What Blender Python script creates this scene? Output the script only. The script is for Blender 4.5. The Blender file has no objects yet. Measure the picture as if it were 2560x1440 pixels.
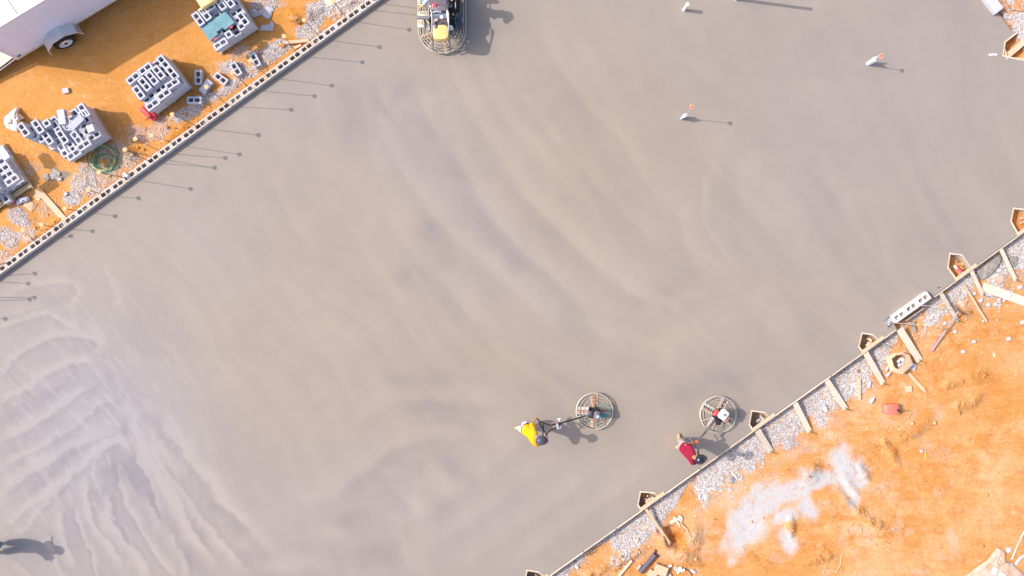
import bpy, bmesh, math, random
import numpy as np
from mathutils import Vector, Matrix
from mathutils.geometry import delaunay_2d_cdt

# ------------------------------------------------------------------ camera, sky, sun
SC = bpy.context.scene
H, F = 26.2, 2337.0            # drone height (m), focal length in photo pixels
cam_d = bpy.data.cameras.new('camera'); cam = bpy.data.objects.new('camera', cam_d)
SC.collection.objects.link(cam); SC.camera = cam
cam.location = (0, 0, H); cam.rotation_euler = (0, 0, 0)
cam_d.sensor_width = 36; cam_d.lens = 36 * F / 2560; cam_d.clip_start = .5; cam_d.clip_end = 900

SUN_EL = math.radians(47.3)
SHA = math.radians(-7.5)       # direction the shadows run, measured from +x
sd = Vector((math.cos(SHA) * math.cos(SUN_EL), math.sin(SHA) * math.cos(SUN_EL), -math.sin(SUN_EL)))
world = bpy.data.worlds.new('World'); SC.world = world; world.use_nodes = True
wn = world.node_tree.nodes; wl = world.node_tree.links
sky = wn.new('ShaderNodeTexSky'); sky.sky_type = 'NISHITA'; sky.sun_disc = False
sky.sun_elevation = SUN_EL; sky.sun_rotation = math.atan2(-sd.x, -sd.y)
sky.altitude = 200; sky.air_density = 1.0; sky.dust_density = 3.5; sky.ozone_density = 1.0
bg = wn['Background']; bg.inputs['Strength'].default_value = 0.15
wl.new(sky.outputs['Color'], bg.inputs['Color'])
sun_d = bpy.data.lights.new('sun', 'SUN'); sun_d.energy = 2.3; sun_d.angle = math.radians(.5)
sun_d.color = (1.0, .93, .83)
sun = bpy.data.objects.new('sun', sun_d); SC.collection.objects.link(sun)
sun.rotation_euler = sd.to_track_quat('-Z', 'Y').to_euler(); sun.location = (-20, 4, 30)
SC.view_settings.view_transform = 'Standard'; SC.view_settings.look = 'None'
SC.view_settings.exposure = 0.72; SC.view_settings.gamma = 1

# ------------------------------------------------------------------ helpers
R = random.Random(7)
def W(px, py, z=0.0):
    "point of the site seen at photo position px,py when it lies at height z"
    return Vector(((px - 1280) * (H - z) / F, -(py - 720) * (H - z) / F, z))
K = H / F
def lerp(a, b, t): return a + (b - a) * t

def node_mat(name, col, rough=.7, var=.12, nscale=6.0, bump=.0, bscale=40.0, metal=0.0, spec=.35, col2=None, coat=0, obj=False, stretch=None, alpha=None, trans=0):
    m = bpy.data.materials.new(name); m.use_nodes = True
    nt = m.node_tree; N = nt.nodes; L = nt.links; b = N['Principled BSDF']
    b.inputs['Roughness'].default_value = rough; b.inputs['Metallic'].default_value = metal
    b.inputs['Specular IOR Level'].default_value = spec
    if coat: b.inputs['Coat Weight'].default_value = coat
    if trans: b.inputs['Transmission Weight'].default_value = trans
    if obj:
        tc = N.new('ShaderNodeTexCoord'); src = tc.outputs['Object']
    else:
        g = N.new('ShaderNodeNewGeometry'); src = g.outputs['Position']
    if stretch:
        mp = N.new('ShaderNodeMapping'); mp.inputs['Scale'].default_value = stretch
        L.new(src, mp.inputs['Vector']); src = mp.outputs['Vector']
    n = N.new('ShaderNodeTexNoise'); n.inputs['Scale'].default_value = nscale; n.inputs['Detail'].default_value = 6
    n.inputs['Roughness'].default_value = .62
    L.new(src, n.inputs['Vector'])
    r = N.new('ShaderNodeValToRGB'); r.color_ramp.elements[0].position = .33; r.color_ramp.elements[1].position = .67
    c = Vector(col); c2 = Vector(col2) if col2 else Vector(col) * (1 + var)
    c1 = Vector(col) if col2 else Vector(col) * (1 - var)
    r.color_ramp.elements[0].color = (*[max(0, min(.95, v)) for v in c1], 1)
    r.color_ramp.elements[1].color = (*[max(0, min(.95, v)) for v in c2], 1)
    L.new(n.outputs['Fac'], r.inputs['Fac']); L.new(r.outputs['Color'], b.inputs['Base Color'])
    if bump:
        n2 = N.new('ShaderNodeTexNoise'); n2.inputs['Scale'].default_value = bscale; n2.inputs['Detail'].default_value = 4
        L.new(src, n2.inputs['Vector'])
        bp = N.new('ShaderNodeBump'); bp.inputs['Strength'].default_value = bump; bp.inputs['Distance'].default_value = .01
        L.new(n2.outputs['Fac'], bp.inputs['Height']); L.new(bp.outputs['Normal'], b.inputs['Normal'])
    if alpha is not None: b.inputs['Alpha'].default_value = alpha
    return m

M = {}
def MT(k, *a, **kw): M[k] = node_mat(k, *a, **kw)
MT('block', (.53, .53, .59), .9, .10, 25, .5, 160)
MT('white_block', (.68, .66, .68), .9, .06, 25, .4, 160)
MT('block_wall', (.55, .44, .35), .92, .0, 1.6, .5, 120, col2=(.62, .57, .54))
MT('block_dark', (.30, .29, .30), .92, .2, 14, .4, 100)
MT('wood', (.58, .37, .22), .8, .0, 5, .25, 30, col2=(.74, .54, .38), obj=True, stretch=(.6, 9, 9))
MT('wood_pale', (.68, .50, .36), .8, .0, 5, .25, 30, col2=(.80, .65, .52), obj=True, stretch=(.6, 9, 9))
MT('wood_weath', (.50, .40, .30), .85, .0, 4, .25, 30, col2=(.72, .60, .46), obj=True, stretch=(.5, 7, 7))
MT('wood_form', (.40, .31, .22), .85, .0, 6, .25, 30, col2=(.68, .57, .45), obj=True, stretch=(.5, 7, 7))
MT('pallet', (.48, .35, .20), .85, .0, 5, .2, 30, col2=(.62, .48, .30), stretch=(3, 3, 3))
MT('cardboard', (.66, .45, .29), .85, .08, 8, .15, 30)
MT('cardboard_in', (.60, .42, .28), .85, .1, 8)
MT('white_paint', (.80, .80, .83), .35, .025, 1.5, spec=.4)
MT('trailer_side_shade', (.79, .79, .92), .35, .04, 1.2, spec=.35)  # white near side, with the lavender of its shade put into the colour
MT('aluminium', (.62, .64, .67), .38, .06, 14, metal=.55)
MT('steel', (.27, .25, .27), .42, .2, 20, metal=.3)
MT('chrome', (.62, .62, .62), .16, .05, 9, metal=.95)
MT('guard', (.50, .45, .37), .5, .22, 30, metal=.2)
MT('rust', (.42, .20, .12), .8, .3, 22, .3, 60)
MT('blade', (.56, .48, .44), .6, .0, 9, col2=(.60, .33, .20))
MT('blade_worn', (.56, .33, .20), .7, .0, 12, col2=(.40, .23, .14))
MT('blade_pale', (.66, .60, .60), .55, .15, 15)
MT('black', (.028, .025, .03), .5, .3, 20)
MT('rubber', (.03, .028, .03), .8, .2, 20)
MT('dark_metal', (.09, .075, .085), .45, .3, 20, metal=.3)
MT('plate', (.17, .14, .16), .6, .15, 9)
MT('machine_yellow', (.82, .57, .20), .38, .06, 5, coat=.2)
MT('machine_cream', (.74, .64, .50), .55, .15, 16)
MT('plastic_red', (.80, .055, .07), .38, .08, 8, coat=.1)
MT('plastic_red_faded', (.88, .20, .14), .5, .12, 12)
MT('plastic_orange', (.92, .34, .13), .5, .08, 20)
MT('cap_orange', (.90, .44, .20), .55, .06, 20)
MT('cap_pink', (.95, .36, .24), .5, .08, 30)
MT('cap_core', (.85, .12, .02), .5, .1, 30)
MT('core_fill', (.22, .17, .14), .95, .0, 9, .8, 60, col2=(.46, .34, .24))
MT('rebar', (.075, .05, .045), .75, .3, 60)
MT('rebar_light', (.48, .40, .38), .6, .2, 60)
MT('white_plastic', (.86, .86, .86), .35, .03, 10)
MT('green', (.02, .36, .22), .45, .15, 12)
MT('hose_green', (.03, .28, .20), .5, .3, 8)
MT('hose_pale', (.50, .52, .22), .5, .2, 8)
MT('teal_wrap', (.12, .27, .31), .42, .0, 4, .2, 12, col2=(.19, .35, .40))
MT('teal_dark', (.10, .27, .27), .45, .1, 6)
MT('red_ink', (.80, .08, .12), .6, .05, 8)
MT('yellow_plastic', (.82, .60, .27), .5, .05, 8)
MT('yellow_paint', (.85, .70, .08), .5, .1, 12)
MT('bag_paper', (.40, .38, .40), .8, .0, 9, .6, 18, col2=(.58, .56, .60))
MT('bag_white', (.74, .60, .46), .7, .0, 8, .7, 12, col2=(.88, .82, .76))
MT('film', (.60, .58, .68), .22, .1, 16, .9, 22, spec=.6)
MT('film_dust', (.66, .40, .24), .5, .0, 5, .9, 10, col2=(.78, .60, .50), spec=.4, alpha=.78)
MT('magenta', (.80, .02, .35), .5, .1, 10)
MT('hole_dark', (.03, .025, .03), .9, .1, 10)
MT('drain', (.115, .095, .13), .55, .1, 12, coat=.15)
MT('mortar', (.36, .33, .31), .95, .15, 20, .8, 60)
MT('wet_concrete', (.30, .265, .235), .75, .15, 9, .9, 22)
MT('purple_steel', (.34, .26, .34), .35, .3, 25, metal=.4)
MT('skin', (.55, .25, .13), .55, .06, 30, spec=.4)
MT('skin2', (.48, .20, .09), .55, .06, 30, spec=.4)
MT('shirt_yellow', (.84, .41, .0), .85, .04, 12, .25, 40)
MT('shirt_orange', (.96, .40, .01), .85, .04, 12)
MT('shirt_maroon', (.27, .006, .036), .85, .18, 9, .25, 30)
MT('shirt_blue', (.42, .55, .76), .85, .12, 12, .25, 30)
MT('denim', (.14, .20, .34), .9, .15, 18)
MT('trouser_white', (.76, .74, .78), .9, .06, 14, .3, 30)
MT('trouser_tan', (.52, .38, .32), .9, .12, 14, .3, 30)
MT('boot', (.62, .38, .19), .75, .15, 20)
MT('boot_sole', (.10, .07, .05), .8, .1, 20)
MT('helmet_grey', (.085, .075, .105), .45, .35, 40, spec=.5)
MT('helmet_black', (.016, .018, .028), .22, .2, 20, spec=.6, coat=.4)
MT('eye', (.03, .02, .02), .3, .1, 30)
MT('glove', (.86, .52, .20), .7, .1, 20)
MT('lime', (.62, .72, .10), .5, .1, 20)
MT('pipe_stub', (.70, .71, .80), .4, .1, 30)
MT('blue_plastic', (.10, .30, .55), .4, .1, 10)

ORG = {}
def link(o): SC.collection.objects.link(o); return o
def tag(o, label, cat, group=None):
    o['label'] = label; o['category'] = cat
    if group: o['group'] = group
    return o
def thing(name, loc, label, cat, group=None, rot=0.0):
    o = bpy.data.objects.new(name, None); link(o); o.empty_display_size = .1
    o.location = loc; o.rotation_euler = (0, 0, rot)
    return tag(o, label, cat, group)

class MB:
    def __init__(s): s.v = []; s.f = []; s.m = []
    def add(s, vs, fs, mi=0):
        n = len(s.v); s.v += [Vector(p) for p in vs]; s.f += [tuple(i + n for i in f) for f in fs]; s.m += [mi] * len(fs); return s
    def box(s, c, size, rot=0.0, mi=0, bev=0.0, mat=None, taper=1.0):
        x, y, z = size[0] / 2, size[1] / 2, size[2] / 2
        Mx = mat if mat is not None else Matrix.Rotation(rot, 3, 'Z')
        c = Vector(c)
        if bev <= 0:
            vs = [(sx * x * (taper if sz > 0 else 1), sy * y * (taper if sz > 0 else 1), sz * z) for sz in (-1, 1) for sx, sy in ((-1, -1), (1, -1), (1, 1), (-1, 1))]
            fs = [(0, 3, 2, 1), (4, 5, 6, 7), (0, 1, 5, 4), (1, 2, 6, 5), (2, 3, 7, 6), (3, 0, 4, 7)]
        else:
            b = min(bev, x * .9, y * .9, z * .9)
            rings = []
            def ring(ix, iz):
                X, Y = x - ix, y - ix
                return [(-X + b, -Y, iz), (X - b, -Y, iz), (X, -Y + b, iz), (X, Y - b, iz), (X - b, Y, iz), (-X + b, Y, iz), (-X, Y - b, iz), (-X, -Y + b, iz)]
            vs = ring(b, -z) + ring(0, -z + b) + ring(0, z - b) + ring(b, z)
            fs = [tuple(reversed(range(8))), tuple(range(24, 32))]
            for k in range(3):
                for i in range(8):
                    j = (i + 1) % 8; fs.append((k * 8 + i, k * 8 + j, k * 8 + 8 + j, k * 8 + 8 + i))
        return s.add([c + Mx @ Vector(p) for p in vs], fs, mi)
    def prism(s, pts, z0, z1, mi=0):
        n = len(pts); a = sum(pts[i][0] * pts[(i + 1) % n][1] - pts[(i + 1) % n][0] * pts[i][1] for i in range(n))
        if a < 0: pts = pts[::-1]
        vs = [(p[0], p[1], z0) for p in pts] + [(p[0], p[1], z1) for p in pts]
        fs = [tuple(reversed(range(n))), tuple(range(n, 2 * n))] + [(i, (i + 1) % n, n + (i + 1) % n, n + i) for i in range(n)]
        return s.add(vs, fs, mi)
    def tube(s, pts, r, n=8, mi=0, closed=False, rs=None):
        pts = [Vector(p) for p in pts]; m = len(pts); vs = []; fs = []
        up = Vector((0, 0, 1)); prev = None
        for i, p in enumerate(pts):
            if closed: t = pts[(i + 1) % m] - pts[i - 1]
            else: t = pts[min(i + 1, m - 1)] - pts[max(i - 1, 0)]
            t.normalize()
            if prev is None:
                a = up if abs(t.z) < .9 else Vector((1, 0, 0)); x = t.cross(a).normalized()
            else: x = (prev - t * prev.dot(t)).normalized()
            prev = x; y = t.cross(x); rr = rs[i] if rs else r
            for k in range(n):
                q = 2 * math.pi * k / n; vs.append(p + (x * math.cos(q) + y * math.sin(q)) * rr)
        for i in range(m if closed else m - 1):
            j = (i + 1) % m
            for k in range(n):
                k2 = (k + 1) % n; fs.append((i * n + k, i * n + k2, j * n + k2, j * n + k))
        if not closed: fs += [tuple(reversed(range(n))), tuple(range((m - 1) * n, m * n))]
        return s.add(vs, fs, mi)
    def torus(s, c, R_, r, n=48, k=6, mi=0, a0=0, a1=None, rot=None):
        c = Vector(c); closed = a1 is None; a1_ = 2 * math.pi if closed else a1
        cnt = n if closed else n + 1
        pts = [Vector((R_ * math.cos(a0 + (a1_ - a0) * i / n), R_ * math.sin(a0 + (a1_ - a0) * i / n), 0)) for i in range(cnt)]
        if rot is not None: pts = [rot @ p for p in pts]
        return s.tube([c + p for p in pts], r, k, mi, closed)
    def lathe(s, c, prof, n=24, mi=0, axis=None, cap=True):
        c = Vector(c); q = Vector((0, 0, 1)).rotation_difference(Vector(axis).normalized()) if axis is not None else None
        vs = []; fs = []
        for r, z in prof:
            for k in range(n):
                a = 2 * math.pi * k / n; p = Vector((r * math.cos(a), r * math.sin(a), z))
                vs.append(c + (q @ p if q else p))
        for i in range(len(prof) - 1):
            for k in range(n):
                k2 = (k + 1) % n; fs.append((i * n + k, i * n + k2, (i + 1) * n + k2, (i + 1) * n + k))
        if cap: fs += [tuple(reversed(range(n))), tuple(range((len(prof) - 1) * n, len(prof) * n))]
        return s.add(vs, fs, mi)
    def xf(s, mat): s.v = [mat @ p for p in s.v]; return s
    def mesh(s, name, mats, org=Vector((0, 0, 0)), smooth=False):
        me = bpy.data.meshes.new(name); me.from_pydata([tuple(p - org) for p in s.v], [], s.f)
        for m in (mats if isinstance(mats, (list, tuple)) else [mats]): me.materials.append(M[m] if isinstance(m, str) else m)
        me.polygons.foreach_set('material_index', s.m)
        if smooth:
            me.polygons.foreach_set('use_smooth', [True] * len(me.polygons))
            try: me.set_sharp_from_angle(angle=math.radians(38))
            except Exception: pass
        me.update(); return me
    def child(s, name, mats, parent, smooth=False, root=None):
        "part of a thing, written in site coordinates"
        r = root or parent
        while r.parent: r = r.parent
        o = bpy.data.objects.new(name, s.mesh(name, mats, Vector((0, 0, 0)), smooth)); link(o)
        inv = (Matrix.Translation(r.location) @ r.rotation_euler.to_matrix().to_4x4()).inverted()
        o.data.transform(inv)
        o.parent = parent; return o
    def solo(s, name, mats, label, cat, group=None, smooth=False):
        "a thing that is one mesh"
        xs = [p.x for p in s.v]; ys = [p.y for p in s.v]; zs = [p.z for p in s.v]
        org = Vector(((min(xs) + max(xs)) / 2, (min(ys) + max(ys)) / 2, min(zs)))
        o = bpy.data.objects.new(name, s.mesh(name, mats, org, smooth)); link(o); o.location = org
        return tag(o, label, cat, group)
def struct(o, kind='structure'): o['kind'] = kind; return o

# ------------------------------------------------------------------ numpy noise
def _hash(ix, iy, seed):
    h = (ix * 374761393 + iy * 668265263 + seed * 982451653) & 0x7fffffff
    h = ((h ^ (h >> 13)) * 1274126177) & 0x7fffffff
    return ((h ^ (h >> 16)) & 0xffff) / 65535.0
def vnoise(x, y, seed=0):
    x = np.asarray(x, float); y = np.asarray(y, float)
    ix = np.floor(x).astype(np.int64); iy = np.floor(y).astype(np.int64); fx = x - ix; fy = y - iy
    fx = fx * fx * (3 - 2 * fx); fy = fy * fy * (3 - 2 * fy)
    a = _hash(ix, iy, seed); b = _hash(ix + 1, iy, seed); c = _hash(ix, iy + 1, seed); d = _hash(ix + 1, iy + 1, seed)
    return (a + (b - a) * fx) * (1 - fy) + (c + (d - c) * fx) * fy
def fbm(x, y, sc, oct=4, seed=0):
    x = np.asarray(x, float); y = np.asarray(y, float)
    s = 0; a = .5; t = 0
    for i in range(oct):
        s = s + a * vnoise(x / sc * 2 ** i + 17.3 * i, y / sc * 2 ** i - 9.1 * i, seed + i); t += a; a *= .5
    return s / t
def sstep(a, b, x):
    t = np.clip((x - a) / (b - a), 0, 1); return t * t * (3 - 2 * t)
# ------------------------------------------------------------------ the site: lines that everything follows
UX, UY = .8098, .5868           # along the block wall (up-right), world axes
VX, VY = .5868, -.8098          # from the wall towards the slab
S_IN = -8.668; S_OUT = -8.862; S_MID = -8.765
def form_y(px):                 # outer edge of the right-hand form in photo pixels
    px = np.asarray(px, float)
    return np.interp(px, [1000, 1290, 2243, 2300, 2336, 2780, 3300], [1708, 1502, 825, 776, 744.4, 422.5, 46])
ELL = [  # gravel patches on the block side: centre, radii, angle, density
 (850,15,62,36,0,1),(915,-25,55,36,0,1),(770,78,36,24,-20,1),(790,40,30,30,0,.9),(690,128,46,22,-35,1),(640,172,44,16,-36,.95),
 (575,218,44,15,-36,.95),(590,170,40,20,0,.85),(520,245,42,15,-10,.9),(475,278,62,19,-36,.95),(395,325,46,26,-36,.5),
 (355,335,44,24,10,.4),(290,375,50,20,-20,.45),(322,400,40,22,-36,.6),(270,440,40,26,-36,.5),(215,455,45,42,-50,.72),(185,498,30,17,-15,1),
 (240,480,30,22,-36,.5),(52,548,40,24,35,.9),(70,585,26,26,0,.6),(25,598,34,32,0,.9),(10,640,30,22,-36,.5),(120,520,28,20,0,.3),
 (668,12,46,18,0,.7),(600,130,30,14,-35,.35),(225,415,26,16,0,.35),(75,330+90,26,18,0,.25),(640,140,30,14,0,.5),(-30,640,40,30,0,.6)]
def gravel_den(px, py):
    px = np.asarray(px, float); py = np.asarray(py, float)
    d = np.zeros(np.broadcast(px, py).shape)
    nz = fbm(px, py, 26, 4, 5) - .5; nz2 = fbm(px, py, 9, 2, 9) - .5
    for cx, cy, rx, ry, an, de in ELL:
        a = math.radians(an); X = px - cx; Y = py - cy
        u = (X * math.cos(a) + Y * math.sin(a)) / rx; v = (-X * math.sin(a) + Y * math.cos(a)) / ry
        r = np.sqrt(u * u + v * v) + nz * 1.1 + nz2 * .5
        d = np.maximum(d, de * (1 - sstep(.72, 1.12, r)))
    left = (py < 692 - .7246 * px)
    d = np.where(left, d, 0)
    # strip along the right-hand form
    dist = (py - form_y(px)) * .81
    wid = np.interp(px + dist * .59, [1300,1380,1440,1475,1530,1560,1600,1690,1735,1765,1800,1860,1900,2000,2100,2180,2240,2262,2320,2340,2400,2440,2475,2500,2530,2700],
                    [30, 34, 26, 8, 6, 45, 62, 60, 4, 40, 58, 66, 76, 70, 66, 70, 60, 4, 6, 52, 56, 50, 8, 60, 84, 90])
    w2 = wid * (1 + nz * 1.3) + nz2 * 16
    rt = sstep(6, -6, dist - w2)
    spr = .30 * np.exp(-np.maximum(dist - w2, 0) / 26.0) * (fbm(px, py, 12, 2, 31) > .52)
    right = (dist > -2) & (py > 300)
    d = np.where(right, np.maximum(rt, spr), d)
    # top right corner
    tr = (py < 300) & ((px - 2545) * .81 - (py - 100) * .586 > -1)
    dt = 1 - .8 * sstep(.50, .62, fbm(px, py, 22, 3, 44))
    dt = np.where((px > 2535) & (py < 30), .25, dt)
    return np.where(tr, dt, d)
PALE = [(2105,1150,40,34,60),(2125,1195,55,42,50),(2135,1240,40,22,62),(2040,1205,60,20,-28),(1985,1225,75,34,-25),(1915,1255,70,44,-30),(1960,1290,48,22,-20),
        (1870,1310,60,50,-45),(1838,1362,40,34,-60),(1965,1345,24,38,-20),(2020,1270,34,30,0)]
def pale_f(px, py):
    px = np.asarray(px, float); py = np.asarray(py, float)
    nz = fbm(px, py, 30, 5, 61) - .5; d = np.zeros(np.broadcast(px, py).shape)
    for cx, cy, rx, ry, an in PALE:
        a = math.radians(an); X = px - cx; Y = py - cy
        u = (X * math.cos(a) + Y * math.sin(a)) / rx; v = (-X * math.sin(a) + Y * math.cos(a)) / ry
        d = np.maximum(d, 1 - sstep(.40, 1.35, np.sqrt(u * u + v * v) + nz * 1.5))
    return d
def to_px(x, y, z): return x * F / (H - z) + 1280, 720 - y * F / (H - z)
TREAD = [(2190,1120,95,34,-48),(2250,1050,70,22,-35),(2110,1300,90,34,35),(2200,1215,60,26,50),(1900,1400,60,22,40),(2050,1380,80,24,-20),(1745,1240,26,14,0),(2230,1345,70,22,-40)]
def bumps(px, py, lst, soft=.6):
    d = np.zeros(np.broadcast(px, py).shape)
    for cx, cy, rx, ry, an in lst:
        a = math.radians(an); X = px - cx; Y = py - cy
        u = (X * math.cos(a) + Y * math.sin(a)) / rx; v = (-X * math.sin(a) + Y * math.cos(a)) / ry
        d = np.maximum(d, 1 - sstep(soft, 1.1, np.sqrt(u * u + v * v)))
    return d
CLOD = [(2290,1075,70,22,-30),(2230,1130,50,16,60),(2140,1270,60,16,40),(2030,1180,30,40,30),(2190,1310,50,18,35),(2160,1180,34,12,55),(1980,1320,14,34,0),(2050,1400,60,14,-20),
        (1700,1340,34,34,0),(1735,1360,22,26,0),(1720,1400,50,16,20),(2420,1010,60,20,-30),(2380,960,50,14,-20),(2450,940,40,24,0),(1560,1400,90,18,-30),(1500,1430,60,14,-30)]
MOUND = [(735,45,16,12,20,.14),(768,44,22,16,30,.16),(800,30,14,9,0,.08),(878,12,20,8,-30,.10),(330,395,22,15,0,.13),(322,378,16,10,0,.12),(430,350,20,12,-30,.08),(460,320,14,8,0,.06),
         (740,30,60,26,0,.09),(850,20,40,18,0,.06),(700,110,50,16,-35,.05),(650,165,50,14,-36,.05),(480,272,60,18,-36,.07),(215,455,44,36,-50,.05),(60,555,50,26,40,.05),
         (575,218,44,12,-36,.05),(90,596,26,12,-36,.07),(140,560,40,8,-36,.06),(1700,1400,30,10,30,.07),(1740,1335,18,30,-20,.12),(1715,1385,30,12,20,.10),(1660,1345,12,24,-20,.08),
         (2130,1215,8,50,-35,.035)]
HOLE = [(1688,1345,24,30,-30,.30),(1660,1330,18,12,0,.14),(2120,1235,7,40,-33,.03)]
def ground_z(x, y, fine=True):
    x = np.asarray(x, float); y = np.asarray(y, float)
    s = x * VX + y * VY
    base = np.where(s < S_MID, -.08, -.32)
    px, py = to_px(x, y, -.2)
    trc = (py < 320) & ((px - 2545) * .81 - (py - 100) * .586 > -1)
    base = np.where(trc, -.10, base)
    open_ = (s < S_MID) | trc | (py > form_y(px) + 6)
    z = base + (fbm(x, y, 2.5, 3, 1) - .5) * .05 + (fbm(x, y, .35, 4, 2) - .5) * .035
    for cx, cy, rx, ry, an, h in MOUND:
        a = math.radians(an); X = px - cx; Y = py - cy
        u = (X * math.cos(a) + Y * math.sin(a)) / rx; v = (-X * math.sin(a) + Y * math.cos(a)) / ry
        z = z + h * np.exp(-(u * u + v * v) * 1.1) * (.75 + .5 * fbm(x, y, .12, 2, 77))
    for cx, cy, rx, ry, an, h in HOLE:
        a = math.radians(an); X = px - cx; Y = py - cy
        u = (X * math.cos(a) + Y * math.sin(a)) / rx; v = (-X * math.sin(a) + Y * math.cos(a)) / ry
        z = z - h * (1 - sstep(.55, 1.15, np.sqrt(u * u + v * v) + (fbm(x, y, .25, 3, 78) - .5) * .7))
    cl = bumps(px, py, CLOD, .3)
    z = z + cl * (np.abs(fbm(x, y, .22, 3, 80) - .5) * 2) ** .8 * .14
    gd = gravel_den(px, py); z = z + gd * .02
    z = np.where(open_, z, np.minimum(z, base))
    near_wall = np.exp(-np.abs(s - S_MID) / .25)
    z = np.where(s < S_MID, np.minimum(z, .10), z)
    return z
def gz(px, py):
    "height of the ground seen at photo position px,py"
    p = W(px, py, -.2); z = float(ground_z(p.x, p.y)); p = W(px, py, z); return float(ground_z(p.x, p.y))
def G(px, py, dz=0.0):
    z = gz(px, py); return W(px, py, z + dz)

def new_mesh(name, V_, F_, mat, attrs=None, smooth=True):
    me = bpy.data.meshes.new(name); V_ = np.asarray(V_, np.float32); F_ = np.asarray(F_, np.int32)
    k = F_.shape[1]
    me.vertices.add(len(V_)); me.vertices.foreach_set('co', V_.ravel())
    me.loops.add(F_.size); me.loops.foreach_set('vertex_index', F_.ravel())
    me.polygons.add(len(F_)); me.polygons.foreach_set('loop_start', np.arange(len(F_), dtype=np.int32) * k)
    try: me.polygons.foreach_set('loop_total', np.full(len(F_), k, np.int32))
    except Exception: pass
    me.update(calc_edges=True); me.validate()
    if smooth: me.polygons.foreach_set('use_smooth', np.ones(len(me.polygons), bool))
    me.materials.append(mat)
    for n, a in (attrs or {}).items():
        at = me.attributes.new(n, 'FLOAT', 'POINT'); at.data.foreach_set('value', np.asarray(a, np.float32).ravel())
    o = bpy.data.objects.new(name, me); link(o); return o

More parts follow.
